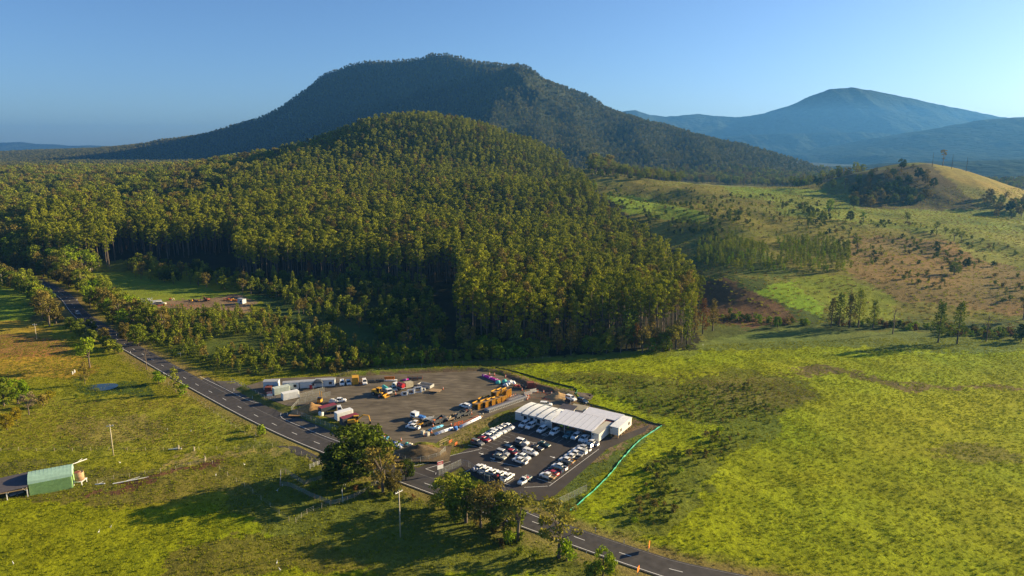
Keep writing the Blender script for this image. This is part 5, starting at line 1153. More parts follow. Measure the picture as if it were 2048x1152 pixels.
def bundle(a, b, n, r_, col, label, rows=2, z=YB, cat='pipe bundle', name='pipe_bundle'):
    A = P(*a, z); B = P(*b, z); L = math.dist(A, B); r = empty(name, (A[0], A[1], z), math.atan2(B[1]-A[1], B[0]-A[0]), label, cat); k = 0
    for j in range(rows):
        m = MB()
        for i in range(n-j): off = (random.random()-.5)*.5; m.cyl((off, (i-(n-j-1)/2)*2*r_, .12+r_+j*r_*1.75), (L+off, (i-(n-j-1)/2)*2*r_, .12+r_+j*r_*1.75), r_, 8)
        m.build('pipe_layer', paint_of(col), r, 0, True)
    m = MB(); [m.box(x-.06,x+.06,-n*r_,n*r_,0,.12) for x in np.linspace(.6,L-.6,4)]; m.build('bearer', paint_of('wood'), r)
    m = MB(); [m.box(x-.04,x+.04,-n*r_-.02,n*r_+.02,.12,.15+r_*2*rows*.95) for x in np.linspace(1.2,L-1.2,3)]; m.build('strap', paint_of('wrap'), r)
bundle((966,752),(997,764),5,.14,'magenta','long magenta conduit bundle at the far corner of the yard',3)
bundle((975,757),(1000,766),3,.13,'magenta','second magenta conduit bundle in front of the long one',2)
bundle((919,856),(961,836),4,.14,'wrap','long white wrapped pipe bundle at the top of the grass bank',2)
bundle((870,870),(905,858),5,.13,'wrap','short white and grey pipe bundle beside the bank',2); bundle((858,862),(885,853),4,.13,'skyb','light blue pipe bundle behind the plastic tanks',2)
bundle((750,868),(770,880),4,.15,'skyb','light blue pipe bundle beside the big tree',2); bundle((752,874),(768,884),3,.15,'wrap','whitish pipe bundle under the big tree edge',2)
bundle((782,884),(803,893),4,.14,'blue','deep blue pipe bundle near the mound',2); bundle((790,891),(803,897),3,.15,'wrap','short whitish bundle at the end of the blue pipes',2)
def bags(px, py, n, col, label, r0=.55, spread=1.2, z=YB):
    r = place('wrapped_pallet', px, py, z, random.random(), label, 'wrapped bundle'); m = MB(); g = random.Random(px)
    for i in range(n): m.blob((g.uniform(-spread,spread), g.uniform(-spread,spread)*.7, r0*.6+(g.random()*.7 if n > 2 else 0)), r0*g.uniform(.8,1.15), i, (1,1,.9))
    m.build('wrapping', paint_of(col), r, 0, True); m = MB(); m.box(-spread-.1,spread+.1,-.7*spread-.1,.7*spread+.1,0,.12); m.build('pallet', paint_of('wood'), r)
bags(998,768,2,'aqua','aqua-green wrapped bundle at the end of the magenta pipes',.95,.5); bags(1007,766.5,2,'aqua','second aqua-green wrapped bundle beside the white ones',.95,.5)
bags(1015,772,6,'wrap','heap of white wrapped fittings left of the red ones'); bags(1022,767,7,'wrap','larger heap of white wrapped fittings behind'); bags(1029,770,4,'wrap','white wrapped fittings touching the red ones',.5,.9)
bags(1033,774,5,'red','heap of bright red fittings at the far corner',.5,.9); bags(1046,776,4,'charcoal','heap of black fittings beside the dark red crate',.45,.9)
bags(914,859,3,'blue','deep blue wrapped fittings between two white pipe bundles',.5,.7); bags(820,893,2,'cream','cream bulging bag on the ground near the mound',.75,.4); bags(813,889,1,'aqua','small green bag beside the cream one',.5,.1)
bags(962,833,3,'beige','pale debris pile at the end of the long white pipe bundle',.4,.5); bags(776,878,2,'skyb','crumpled light blue wrapping by the big tree',.5,.8)
for q, l in (((846,868),'white plastic cube tank left of two in the yard'),((855,871),'white plastic cube tank right of two in the yard')):
    r = place('water_tank', *q, YB, AX, l, 'tank'); m = MB(); m.box(-.55,.55,-.55,.55,.15,1.2); m.build('bottle', paint_of('cream'), r, .08); m = MB(); [m.bar((sx*.6,sy*.6,.1),(sx*.6,sy*.6,1.25),.025) for sx in (-1,0,1) for sy in (-1,1)]; [m.bar((-.6,sy*.6,h),(.6,sy*.6,h),.025) for sy in (-1,1) for h in (.4,.8,1.25)]; m.box(-.6,.6,-.6,.6,0,.13); m.build('cage', paint_of('steel'), r); m = MB(); m.cyl((0,0,1.2),(0,0,1.28),.12,10); m.build('lid', BLK, r)
r = place('round_tank', 642.5,831,.9,0,'round white tank on the mulch slope before the red-roofed container','tank'); m = MB(); m.cyl((0,0,0),(0,0,1.3),.95,20); m.build('shell', paint_of('white'), r, 0); m = MB(); m.loft([[(math.cos(t)*q, math.sin(t)*q, h) for t in [k*math.pi/8 for k in range(16)]] for q, h in ((.95,1.301),(.5,1.5),(.1,1.55))]); m.build('lid', paint_of('white'), r, 0, True)
# concrete forms (four white culvert headwalls), U frame, timber deck, racks
def headwall(px, py, s, label, ang=R(15)):
    r = place('culvert_headwall', px, py, YB, ang, label, 'culvert headwall', None); r.scale = (s,)*3; m = MB()
    m.box(-1.2,1.2,-.12,.12,0,.3); m.box(-1.2,-.75,-.12,.12,.302,1.5); m.box(.75,1.2,-.12,.12,.302,1.5); m.box(-1.2,1.2,-.12,.12,1.502,1.85); m.build('face_panel', paint_of('off'), r, .02)
    for q in (-1,1): m = MB(); m.loft([[(q*1.2,.14,0),(q*1.2,.14,1.8),(q*1.06,.14,1.8),(q*1.06,.14,0)],[(q*1.6,1.7,0),(q*1.6,1.7,.5),(q*1.46,1.7,.5),(q*1.46,1.7,0)]]); m.build('wing_wall', paint_of('off'), r)
headwall(809,791,.85,'smallest white concrete headwall at the left of the row of four'); headwall(822,788,1.05,'white concrete headwall second in the row of four'); headwall(836,785,1.25,'largest white concrete headwall third in the row of four'); headwall(846,782,.7,'low white concrete headwall at the right end of the row')
r = place('concrete_culvert', 851,773,YB,R(-25),'open rectangular grey concrete frame lying in the yard','concrete frame')
for a in ((-3,3,-1.6,-1.35),(-3,3,1.35,1.6),(-3,-2.75,-1.35,1.35),(2.75,3,-1.35,1.35)): m = MB(); m.box(*a,0,1.1); m.build('wall_panel', paint_of('concrete'), r, .03)
r = place('timber_deck', 871,784,YB,R(-15),'timber platform propped on dark blocks in the yard','timber platform'); m = MB(); [m.box(-2.2,2.2,-1.5+i*.3,-1.5+i*.3+.26,.7,.78) for i in range(10)]; m.build('deck_board', paint_of('wood'), r); m = MB(); m.box(-.5,.9,-1.2,.6,0,.7); m.build('block', paint_of('charcoal'), r)
r = place('sign_board', 779,761.5,YB,R(5),'orange electronic-style board standing on a white base at the yard back','board'); m = MB(); m.box(-2.0,2.0,-.08,.08,.5,1.75); m.build('panel', paint_of('orange'), r, .02); m = MB(); m.box(-3.0,3.0,-.6,.6,0,.35); m.build('base', paint_of('off'), r, .03); m = MB(); [m.box(x-.08,x+.08,-.1,.1,.36,.5) for x in (-1.6,1.6)]; m.build('leg', BLK, r)
def rack(px, py, ang, L, col, label):
    r = place('storage_rack', px, py, YB, ang, label, 'rack'); m = MB(); [m.bar((x,s*.6,0),(x,s*.6,1.3),.05) for x in np.linspace(-L/2,L/2,4) for s in (-1,1)]; [m.bar((-L/2,s*.6,h),(L/2,s*.6,h),.06) for s in (-1,1) for h in (.4,1.3)]; m.build('frame', paint_of(col), r); m = MB(); m.box(-L/2+.1,L/2-.1,-.5,.5,.46,.95); m.build('load', paint_of('charcoal'), r, .04)
rack(830,759,R(3),6,'rusty','rust-brown steel rack at the back of the yard'); rack(742,764.5,R(3),3,'charcoal','low black rack just right of the parked wagon'); rack(760,763.5,R(3),3.5,'charcoal','low black rack left of the orange board')
bundle((806,762),(818,760),3,.14,'magenta','short pinkish pipe bundle left of the rust-brown rack',2)
for q, a_, l in (((1067,784),R(35),'pale concrete trough beside the orange cones at the yard corner'),((1056,789),R(30),'grey concrete slab stack left of the pale trough')): r = place('concrete_block', *q, YB, a_, l, 'concrete block'); m = MB(); m.box(-1.6,1.6,-.5,.5,0,.35); m.box(-1.6,1.6,.3,.5,.352,1.1); m.build('block', paint_of('concrete'), r, .04)
def heap(name, px, py, z, rad, hgt, m_, label, sx=1.3, sy=1., cat='dirt pile', ang=0.):
    x, y = P(px, py, z); n = 26; V = []; F = []
    for i in range(n):
        for j in range(n): u, v = (i/(n-1)*2-1)*1.15, (j/(n-1)*2-1)*1.15; d = math.hypot(u, v); h = max(0, 1-d)**.8; q = float(fbm(np.array([u*4+px]), np.array([v*4+py]), 3, 2)[0]); V.append((u*rad*sx, v*rad*sy, hgt*h*(.6+.8*q)-.12))
    F = [(i*n+j, (i+1)*n+j, (i+1)*n+j+1, i*n+j+1) for i in range(n-1) for j in range(n-1)]
    o = bpy.data.objects.new(name, mesh_np(name, V, F, [m_], smooth_=True)); COL.objects.link(o); o.location = (x, y, z); o.rotation_euler = (0,0,ang); tag(o, label, cat); return o
MULCH = mat('mulch', (.3,.17,.06), .95, noise=.35, nscale=1.5, bump=.8, bscale=8); SAND = mat('sandy_soil', (.34,.22,.1), .95, noise=.25, nscale=1.2, bump=.6, bscale=6); SOIL = mat('dark_soil', (.09,.07,.055), .95, noise=.4, nscale=.8, bump=1., bscale=4)
heap('mulch_pile', 624,820,.8,4.6,2.6,MULCH,'orange-brown mulch pile inside the site fence corner')
heap('sand_pile', 1116,795,.9,4.2,2.0,SAND,'sandy brown soil heap behind the office'); heap('brush_pile', 838,906,.8,6.0,2.6,mat('brush_twigs',(.11,.075,.035),.95,noise=.5,nscale=2.5,bump=1.,bscale=6),'dark brown brush pile on the mound by the gate',1.4,.8,'brush pile')
for i, (q, s_) in enumerate((((1110,790),1.),((1122,787),1.1),((1134,786),1.1),((1142,789),1.))): heap('soil_windrow', *q, .8, 4.5*s_, .9, SOIL, ('leftmost','second','third','rightmost')[i]+' dark soil windrow beyond the sandy heap', 1.6, .5, 'soil bank', R(-20))
# ---------------------------------------------------------------- buildings
BA = R(-33)
def roofarc(m, u0, u1, v0, v1, z0, rise, n=8, th=.08):
    secs = []
    for i in range(n+1):
        t = i/n; v = v0+(v1-v0)*t; z = z0+rise*4*t*(1-t); secs.append([(u0, v, z), (u1, v, z), (u1, v, z+th), (u0, v, z+th)])
    m.loft(secs)
WALLB = mat('pale_blue_wall', (.52,.56,.58), .6, noise=.06, nscale=2); WALLW = mat('cream_wall', (.62,.6,.54), .6, noise=.08, nscale=2); ROOFW = mat('white_roof', (.76,.76,.74), .5, noise=.07, nscale=.8)
for _m in (ROOFW,):
    pass
def ribbed(m_, axis, sc=6.):
    n = m_.node_tree.nodes; l = m_.node_tree.links; tc = n.new('ShaderNodeTexCoord'); wv = n.new('ShaderNodeTexWave'); wv.bands_direction = axis; wv.inputs['Scale'].default_value = sc/3.14; bp = n.new('ShaderNodeBump'); bp.inputs['Strength'].default_value = .6; bp.inputs['Distance'].default_value = .04
    l.new(tc.outputs['Object'], wv.inputs[0]); l.new(wv.outputs[0], bp.inputs['Height']); l.new(bp.outputs[0], n['Principled BSDF'].inputs['Normal'])
JOIN = mat('roof_joint', (.10,.13,.18), .6); ROOFS = mat('shade_roof', (.74,.73,.75), .55, noise=.05, nscale=1.); ROOFB = mat('beige_roof', (.42,.4,.34), .6, noise=.15, nscale=1.5)
ox, oy = P(1030.2, 841.2)
B = empty('site_office', (ox, oy, .1), BA, 'long white-roofed prefabricated site office with veranda beside the car park', 'building')
def win(parent, u0, u1, v, z0, z1, face='v-', frame=.07, name='window'):
    m = MB(); d = .03
    if face == 'v-': m.box(u0-frame, u1+frame, v-.05, v-.004, z0-frame, z1+frame)
    else: m.box(v+.004, v+.05, u0-frame, u1+frame, z0-frame, z1+frame)
    w_ = m.build(name, paint_of('slate'), parent); g = MB()
    if face == 'v-': g.box(u0, u1, v-.07, v-.052, z0, z1)
    else: g.box(v+.052, v+.07, u0, u1, z0, z1)
    g.build('pane', GLASS, w_)
    return w_
m = MB(); m.box(0, 14.6, 0, 10.4, .35, 3.2); m.build('wall', WALLB, B, .02)
m = MB(); m.box(.1, 14.5, .1, 10.3, 0, .35); m.build('base', BLK, B)
for i in range(5):
    m = MB(); roofarc(m, i*2.92-.05+.12, (i+1)*2.92-.05-.22, -.25, 10.7, 3.22, .38); m.build('roof', ROOFW, B)
    if i: m = MB(); roofarc(m, i*2.92-.05-.28, i*2.92-.05+.12, -.26, 10.72, 3.31, .385); m.build('roof_joint', JOIN, B)
for u in (3.6, 6.2, 8.9): win(B, u, u+1.1, 0, 1.1, 2.5)
for u in (2.6, 5.3, 8.1, 11.1): m = MB(); m.box(u, u+.7, -.35, -.01, 2.35, 2.8); m.build('air_conditioner', paint_of('grey'), B, .03)
m = MB(); m.box(12.0, 12.9, -.05, -.005, .5, 2.5); m.build('door', paint_of('off'), B)
# veranda
ribbed(ROOFS, 'X', 5.); ribbed(ROOFW, 'X', 7.); ribbed(WALLB, 'X', 7.); ribbed(WALLW, 'X', 7.)
for u, v in ((3.1,7.5),(8.9,2.8),(12.6,6.4)): m = MB(); m.cyl((u,v,3.4),(u,v,3.95),.14,10); m.cyl((u,v,3.95),(u,v,4.05),.22,10); m.build('roof_vent', paint_of('steel'), B)
m = MB(); m.box(14.4, 30.05, -.74, -.61, 2.93, 3.05); m.build('gutter', paint_of('steel'), B)
m = MB(); m.box(-.05, 14.4, -.4, -.27, 3.06, 3.18); m.build('gutter', paint_of('steel'), B)
for k in range(14): m = MB(); u = 15.6+k*1.05; m.loft([[(u-.03,-.6,3.1),(u+.03,-.6,3.1),(u+.03,-.6,3.15),(u-.03,-.6,3.15)],[(u-.03,9.6,4.05),(u+.03,9.6,4.05),(u+.03,9.6,4.1),(u-.03,9.6,4.1)]]); m.build('sheet_joint', paint_of('galv'), B) if k % 2 else None
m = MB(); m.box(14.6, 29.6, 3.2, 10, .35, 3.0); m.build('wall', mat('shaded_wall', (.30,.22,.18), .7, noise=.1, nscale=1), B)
m = MB(); m.box(14.62, 29.6, -.2, 3.19, .2, .4); m.build('veranda_floor', paint_of('wood2'), B)
m = MB(); m.loft([[(14.45, -.6, 3.0), (30.0, -.6, 3.0), (30.0, -.6, 3.1), (14.45, -.6, 3.1)], [(14.45, 9.6, 3.95), (30.0, 9.6, 3.95), (30.0, 9.6, 4.05), (14.45, 9.6, 4.05)]]); m.build('veranda_roof', ROOFS, B)
for u in (14.8, 19.6, 24.6, 29.6): m = MB(); m.box(u-.07, u+.07, -.45, -.31, .0, 3.05); m.build('post', paint_of('off'), B)
m = MB(); m.bar((14.8,-.38,1.3),(29.6,-.38,1.3),.035); m.bar((14.8,-.38,.5),(29.6,-.38,.5),.035); m.build('rail', paint_of('steel'), B)
for u in (16, 18.6, 21.5, 24, 27): win(B, u, u+1.2, 3.2, 1.2, 2.4)
m = MB(); m.box(14.6, 14.66, -.3, 3.15, .35, 2.95); m.build('side_panel', mat('brick_screen', (.28,.13,.10), .8, noise=.2, nscale=3), B)
# right small unit, back wing
m = MB(); m.box(30.05, 32.6, -1.2, 9.6, .45, 3.0); m.build('wall', WALLW, B, .02); m = MB(); roofarc(m, 29.95, 32.7, -1.35, 9.8, 3.02, .12); m.build('roof', ROOFB, B)
m = MB(); m.box(30.2, 32.4, -1.0, 9.4, 0, .45); m.build('base', BLK, B); m = MB(); m.box(30.3, 30.8, -1.45, -1.205, 2.3, 2.7); m.build('air_conditioner', paint_of('grey'), B)
m = MB(); m.box(20.4, 33.4, 11.6, 16.2, .4, 3.2); m.build('wall', WALLB, B); m = MB(); m.loft([[(20.2,11.3,3.25),(33.6,11.3,3.25),(33.6,11.3,3.33),(20.2,11.3,3.33)],[(20.2,16.6,3.75),(33.6,16.6,3.75),(33.6,16.6,3.83),(20.2,16.6,3.83)]]); m.build('roof', ROOFS, B)
m = MB(); m.box(14.6, 33.4, 10.02, 11.28, 2.9, 3.0); m.build('covered_walk', paint_of('maroon'), B)
m = MB(); [m.box(29.0, 29.9, -1.0+k*.3, -.72+k*.3, 0, .12+k*.1) for k in range(3)]; m.build('step', paint_of('off'), B)
for u, v, c in ((17.2,1.5,'hiviz'),(18.0,.9,'hiviz'),(20.1,1.2,'hiviz'),(22.0,1.4,'orange'),(26.1,1.3,'orange')): # vests hung on the rail line
    m = MB(); m.loft([[(u-.22,v,2.2),(u+.22,v,2.2),(u+.22,v+.06,2.2),(u-.22,v+.06,2.2)],[(u-.3,v,1.45),(u+.3,v,1.45),(u+.3,v+.1,1.45),(u-.3,v+.1,1.45)]]); m.bar((u,v+.03,2.2),(u,v+.03,3.1),.01); o = m.build('hi_vis_vest', paint_of(c)); o.location = (ox, oy, .1); o.rotation_euler = (0,0,BA); tag(o, 'bright work vest hanging under the office veranda roof', 'vest', 'work vests hanging under the veranda')
E2 = empty('stilted_cabin', (ox+math.cos(BA)*33.4-math.sin(BA)*5.4, oy+math.sin(BA)*33.4+math.cos(BA)*5.4, .1), BA, 'cream end cabin raised on short stilts at the right of the office', 'building')
m = MB(); m.box(0, 3.0, 0, 10.6, .95, 3.6); m.build('wall', WALLW, E2, .02); m = MB(); roofarc(m, -.12, 3.12, -.15, 10.8, 3.62, .14); m.build('roof', ROOFW, E2)
for v in (.3, 2.9, 5.3, 7.8, 10.3): m = MB(); [m.box(u-.12, u+.12, v-.12, v+.12, 0, .95) for u in (.3, 2.7)]; m.build('stilt', paint_of('wood'), E2)
win(E2, 1.5, 2.3, 3.0, 1.9, 2.8, 'u+'); win(E2, 7.9, 8.8, 3.0, 1.9, 2.8, 'u+'); m = MB(); m.box(.2,.7,-.25,-.01,3.0,3.4); m.build('air_conditioner', paint_of('grey'), E2)
for q, h, l, rl in (((1136,829),2.4,'dark-roofed small shed behind the white office roofs','slate'),((1158,828),2.2,'beige-roofed shed tucked behind the office','beige')):
    S = place('small_shed', *q, .9, BA+.1, l, 'shed'); m = MB(); m.box(-2.6,2.6,-1.8,1.8,0,h); m.build('wall', WALLW, S, .02); m = MB(); m.loft([[(-2.8,-2,h+.02),(2.8,-2,h+.02),(2.8,-2,h+.1),(-2.8,-2,h+.1)],[(-2.8,2,h+.5),(2.8,2,h+.5),(2.8,2,h+.58),(-2.8,2,h+.58)]]); m.build('roof', paint_of(rl), S)
r = place('camera_mast', 1141,824,.9,0,'slim mast with white camera head behind the office','mast'); m = MB(); m.cyl((0,0,0),(0,0,5.2),.06,8); m.build('pole', paint_of('steel'), r); m = MB(); m.box(-.3,.3,-.2,.2,5.2,5.55); m.build('head', paint_of('white'), r, .04)
bags(1224,0,0,'white','',.1) if False else None
# site sheds on the left
def cabin(px, py, z, ang, L, W, Hh, label, wins, door=None):
    S = place('site_cabin', px, py, z, ang, label, 'cabin', None); m = MB(); m.box(-L/2,L/2,-W/2,W/2,.25,Hh); m.build('wall', WALLB, S, .02); m = MB(); roofarc(m, -L/2-.12, L/2+.12, -W/2-.12, W/2+.12, Hh+.02, .25); m.build('roof', paint_of('galv'), S)
    m = MB(); m.box(-L/2+.15,L/2-.15,-W/2+.1,W/2-.1,0,.25); m.build('base', BLK, S)
    for a in wins: win(S, a, a+.95, -W/2, 1.1, 2.0)
    if door is not None: m = MB(); m.box(door, door+.85, -W/2-.05, -W/2-.004, .3, 2.2); m.build('door', paint_of('charcoal'), S)
    return S
cabin(544,777.5,.9,R(6),5.6,3,3.3,'tall two-tone site cabin at the left end of the sheds',[],-1.5)
cabin(583,777.5,YB,R(10),6.0,2.6,2.75,'short site cabin second from the left of the sheds',[1.1]); cabin(617,775,YB,R(10),6.2,2.6,2.75,'site cabin third from the left, partly behind the canopy',[1.4]); cabin(651,772,YB,R(9),7.5,2.6,2.75,'longest site cabin at the right end of the sheds',[1.6])
r = place('shade_canopy', 637,775,YB,R(8),'grey peaked shade canopy on posts before the site cabins','canopy'); m = MB(); m.loft([[(-1.9,-1.9,2.3),(1.9,-1.9,2.3),(1.9,1.9,2.3),(-1.9,1.9,2.3)],[(-1.4,-1.4,2.9),(1.4,-1.4,2.9),(1.4,1.4,2.9),(-1.4,1.4,2.9)],[(-.1,-.1,3.4),(.1,-.1,3.4),(.1,.1,3.4),(-.1,.1,3.4)]]); m.build('cover', paint_of('charcoal'), r)
for a in (-1.8,1.8):
    for b in (-1.8,1.8): m = MB(); m.bar((a,b,0),(a,b,2.3),.05); m.build('post', paint_of('steel'), r)
r = place('red_bin', 622,777.5,YB,0,'red upright cabinet standing beside the shade canopy','cabinet'); m = MB(); m.box(-.4,.4,-.4,.4,0,1.7); m.build('body', paint_of('red'), r, .04); m = MB(); m.box(-.42,.42,-.42,.42,1.702,1.78); m.build('top', paint_of('white'), r)
# green barn with lean-to
bx, by = P(60,992); bx2, by2 = P(146,975); bl = math.dist((bx,by),(bx2,by2)); ba = math.atan2(by2-by, bx2-bx)
BN = empty('green_barn', (bx, by, 0), ba, 'green corrugated barn with barrel-shaped roof at the left edge', 'barn'); z0 = HZ(bx, by)-.3; BN.location.z = z0
gw = paint_of('shed'); m = MB(); m.box(0, bl, 0, 6, 0, 3.6)
for i in range(int(bl/.25)): x = .05+i*.25; m.box(x, x+.12, -.05, -.003, .05, 3.55)
m.build('wall', gw, BN)
prof = [(0,3.6),(.25,4.3),(1.0,5.1),(2.0,5.6),(3,5.75),(4,5.6),(5,5.1),(5.75,4.3),(6,3.6)]
m = MB(); m.loft([[(x, v-.02, z_) for v, z_ in prof] for x in (-.15, bl+.15)]); m.build('roof', paint_of('shedroof'), BN); m = MB(); m.loft([[(x, v, z_*1.004+.02) for v, z_ in prof[2:7]]+[(x, v, z_) for v, z_ in prof[2:7][::-1]] for x in np.linspace(-.15, bl+.15, 2)]); 
for i in range(12):
    x = -.1+i*(bl+.1)/11; m2 = MB(); m2.loft([[(x-.04, v, z_+.03) for v, z_ in prof], [(x+.04, v, z_+.03) for v, z_ in prof]]); m2.build('roof_rib', paint_of('shedroof'), BN)
m = MB(); m.loft([[(-9.8,-.8,2.9),(-9.8,6.4,4.2),(-9.8,6.4,4.28),(-9.8,-.8,2.98)],[(-.16,-.8,3.3),(-.16,6.4,4.6),(-.16,6.4,4.68),(-.16,-.8,3.38)]]); m.build('lean_to_roof', paint_of('slate'), BN)
for x in (-9.5, -4.9, -.4): m = MB(); m.box(x-.1,x+.1,-.6,-.4,0,3.0); m.bar((x,-.5,2.1),(x+(.9 if x < -1 else -.9),-.5,3.0),.07); m.build('post', paint_of('off'), BN)
m = MB(); m.box(-9.8,-.2,-.86,-.81,2.75,3.0); m.build('fascia', paint_of('wood'), BN); m = MB(); m.box(-9.6,-.2,5.9,6.1,0,3.4); m.build('back_wall', paint_of('charcoal'), BN)
r = empty('farm_trailer', (bx+math.cos(ba)*-3.2-math.sin(ba)*2.2, by+math.sin(ba)*-3.2+math.cos(ba)*2.2, z0+.25), ba+.3, 'old farm trailer in the shade under the barn lean-to', 'trailer'); m = MB(); m.box(-1.6,1.6,-.8,.8,.6,.72); m.build('deck', paint_of('galv'), r); wheels(r, [(0,-.9),(0,.9)], .38, .2)
tx = (bx2+math.cos(ba)*1.6-math.sin(ba)*2.2, by2+math.sin(ba)*1.6+math.cos(ba)*2.2); tz = HZ(*tx)
r = empty('rainwater_tank', (*tx, tz), 0, 'rust-streaked round rainwater tank on a stand beside the green barn', 'water tank'); m = MB(); m.tube((0,0,1.2),(0,0,3.6),1.15,.08,22); m.cyl((0,0,1.2),(0,0,3.45),1.05,22); [m.tube((0,0,1.35+k*.3),(0,0,1.4+k*.3),1.18,.04,22) for k in range(7)]; m.build('shell', mat('rusty_tank', (.42,.26,.14), .7, noise=.5, nscale=1.2), r, 0, True)
m = MB(); m.box(-1.3,1.3,-1.3,1.3,1.05,1.19); [m.box(a-.1,a+.1,b-.1,b+.1,-.3,1.05) for a in (-1.1,1.1) for b in (-1.1,1.1)]; m.build('stand', paint_of('off'), r); m = MB(); m.box(-1.0,.2,-1.0,.5,3.605,3.68); m.build('lid', paint_of('rusty'), r)
# ---------------------------------------------------------------- poles
def pole(px, py, h, label, cross=1.1, ang=0., z=None, tops=1):
    x, y, zz = GP(px, py); r = empty('power_pole', (x, y, zz-.3), ang, label, 'power pole'); m = MB(); m.loft([[(math.cos(t)*q, math.sin(t)*q, H_) for t in [k*math.pi/4 for k in range(8)]] for q, H_ in ((.19,0),(.12,h+.3))]); m.build('pole', paint_of('beige'), r, 0, True)
    for k in range(tops): m = MB(); m.box(-cross,cross,-.07,.07,h-.35-k*.9,h-.2-k*.9); m.build('crossarm', paint_of('off'), r)
    m = MB(); [m.cyl((a,0,h-.2),(a,0,h+.05),.06,8) for a in (-cross*.9,-cross*.4,cross*.9)]; m.build('insulator', paint_of('off'), r)
    return (x, y, zz+h)
k1 = pole(227,911,10.2,'weathered power pole standing in the left paddock',.9,R(20)); k2 = pole(801,1074,12.4,'tall power pole in the shadowed paddock below the stockyard',1.1,R(50)); pole(73.5,680,8.3,'power pole on the brown slope above the golden paddock',1.0,R(10)); pole(5,571,8.,'power pole at the far left edge of the green field',1.2,R(10))
# ---------------------------------------------------------------- fences
def meshmat():
    m = bpy.data.materials.new('chain_mesh'); m.use_nodes = True; n = m.node_tree.nodes; l = m.node_tree.links; b = n['Principled BSDF']; b.inputs['Base Color'].default_value = (.42,.45,.42,1); b.inputs['Roughness'].default_value = .5; b.inputs['Alpha'].default_value = .14; return m
MESHM = meshmat()
def mesh_fence(pp, z, label, h=1.9, post=2.6, name='mesh_fence', m_=None, posts=True):
    W_ = [P(a, b, z if not callable(z) else .5) for a, b in pp]; r = empty(name, (W_[0][0], W_[0][1], 0), 0, label, 'fence'); L = resample(W_, post); L = np.vstack([L, W_[-1]]); V = []; F = []; o0 = np.array(W_[0])
    zs = [max(z-.05, 0) for p in L]
    for p, zz in zip(L, zs): q = p-o0; V += [(q[0], q[1], zz+.05), (q[0], q[1], zz+h)]
    F = [(2*i, 2*i+2, 2*i+3, 2*i+1) for i in range(len(L)-1)]; o = bpy.data.objects.new('panel', mesh_np('panel', V, F, [m_ or MESHM])); COL.objects.link(o); o.parent = r
    if posts:
        for p, zz in zip(L, zs): m = MB(); q = p-o0; m.bar((q[0],q[1],zz-.3),(q[0],q[1],zz+h+.05),.035); m.build('post', paint_of('steel'), r)
        m = MB()
        for i in range(len(L)-1): a, b = L[i]-o0, L[i+1]-o0; m.bar((a[0],a[1],zs[i]+h),(b[0],b[1],zs[i+1]+h),.025)
        m.build('top_rail', paint_of('steel'), r)
    return r
mesh_fence([(463,765),(485,774),(531,801.5),(551,802)], .25, 'galvanised mesh fence along the road left of the yard entrance'); mesh_fence([(537,802),(575,800.5),(600,797)], .7, 'mesh fence before the white container')
mesh_fence([(600,797),(649,783)], YB, 'mesh fence stretching right from the white container'); mesh_fence([(597,808),(581,826),(640,849),(687,868),(712,878)], .25, 'long mesh fence along the road below the mulch pile')
mesh_fence([(597,808),(661,792)], YB, 'mesh fence behind the mulch pile'); mesh_fence([(788,914),(822,928),(852,924),(881,916)], .2, 'mesh fence curving around the brush mound'); mesh_fence([(881,916),(891,906)], .15, 'white mesh gate leaf at the end of the mound fence', h=2.2, post=1.2)
mesh_fence([(878,951),(923,930)], .12, 'mesh gate with diagonal brace beside the red entrance sign'); mesh_fence([(923,930),(940,935)], .12, 'short mesh fence right of the braced gate'); mesh_fence([(1076,1019),(1095,1020.5)], .1, 'short dark mesh fence behind the lone gum'); mesh_fence([(1095,1020.5),(1173,982)], .2, 'green-tinted mesh fence climbing the grass bank below the car park', m_=None)
mesh_fence([(940,936),(1010,986),(1060,1003)], .12, 'mesh fence between the car park and the roadside trees')
TEAL = mat('teal_cloth', (.06,.42,.30), .7, noise=.15, nscale=1.); DKC = mat('dark_cloth', (.025,.05,.035), .8)
def cloth_fence(pp, m_, label, h=.42):
    W_ = resample(smooth([G(a, b)[:2] for a, b in pp], 2), 1.2); V = []; F = []
    for i, p in enumerate(W_): zz = HZ(*p); wv = .06*math.sin(i*1.7); V += [(p[0]+wv, p[1], zz-.1), (p[0]-wv, p[1]+wv, zz+h+.05*math.sin(i*2.3))]
    F = [(2*i, 2*i+2, 2*i+3, 2*i+1) for i in range(len(W_)-1)]; r = empty('silt_fence', (0,0,0), 0, label, 'silt fence'); o = bpy.data.objects.new('cloth', mesh_np('cloth', V, F, [m_], smooth_=True)); COL.objects.link(o); o.parent = r
    for p in W_[::3]: m = MB(); zz = HZ(*p); m.box(p[0]-.03,p[0]+.03,p[1]-.03,p[1]+.03,zz-.2,zz+h+.12); m.build('stake', paint_of('wood'), r)
cloth_fence([(1140,1022),(1165,1003),(1221,950),(1250,912),(1280,880),(1299,868),(1326,850)], TEAL, 'bright teal silt fence running up the right side of the car park'); cloth_fence([(1325,851),(1300,846),(1265,832),(1230,823),(1190,812),(1165,803),(1152,792),(1154,783),(1150,776)], DKC, 'dark silt fence curving behind the office to the yard corner'); cloth_fence([(1151,789),(1155,783),(1152,777)], TEAL, 'short teal piece of silt fence at the yard corner')
cloth_fence([(1148,776),(1090,762),(1040,746),(990,736)], DKC, 'dark silt fence along the top of the yard bank', .5)
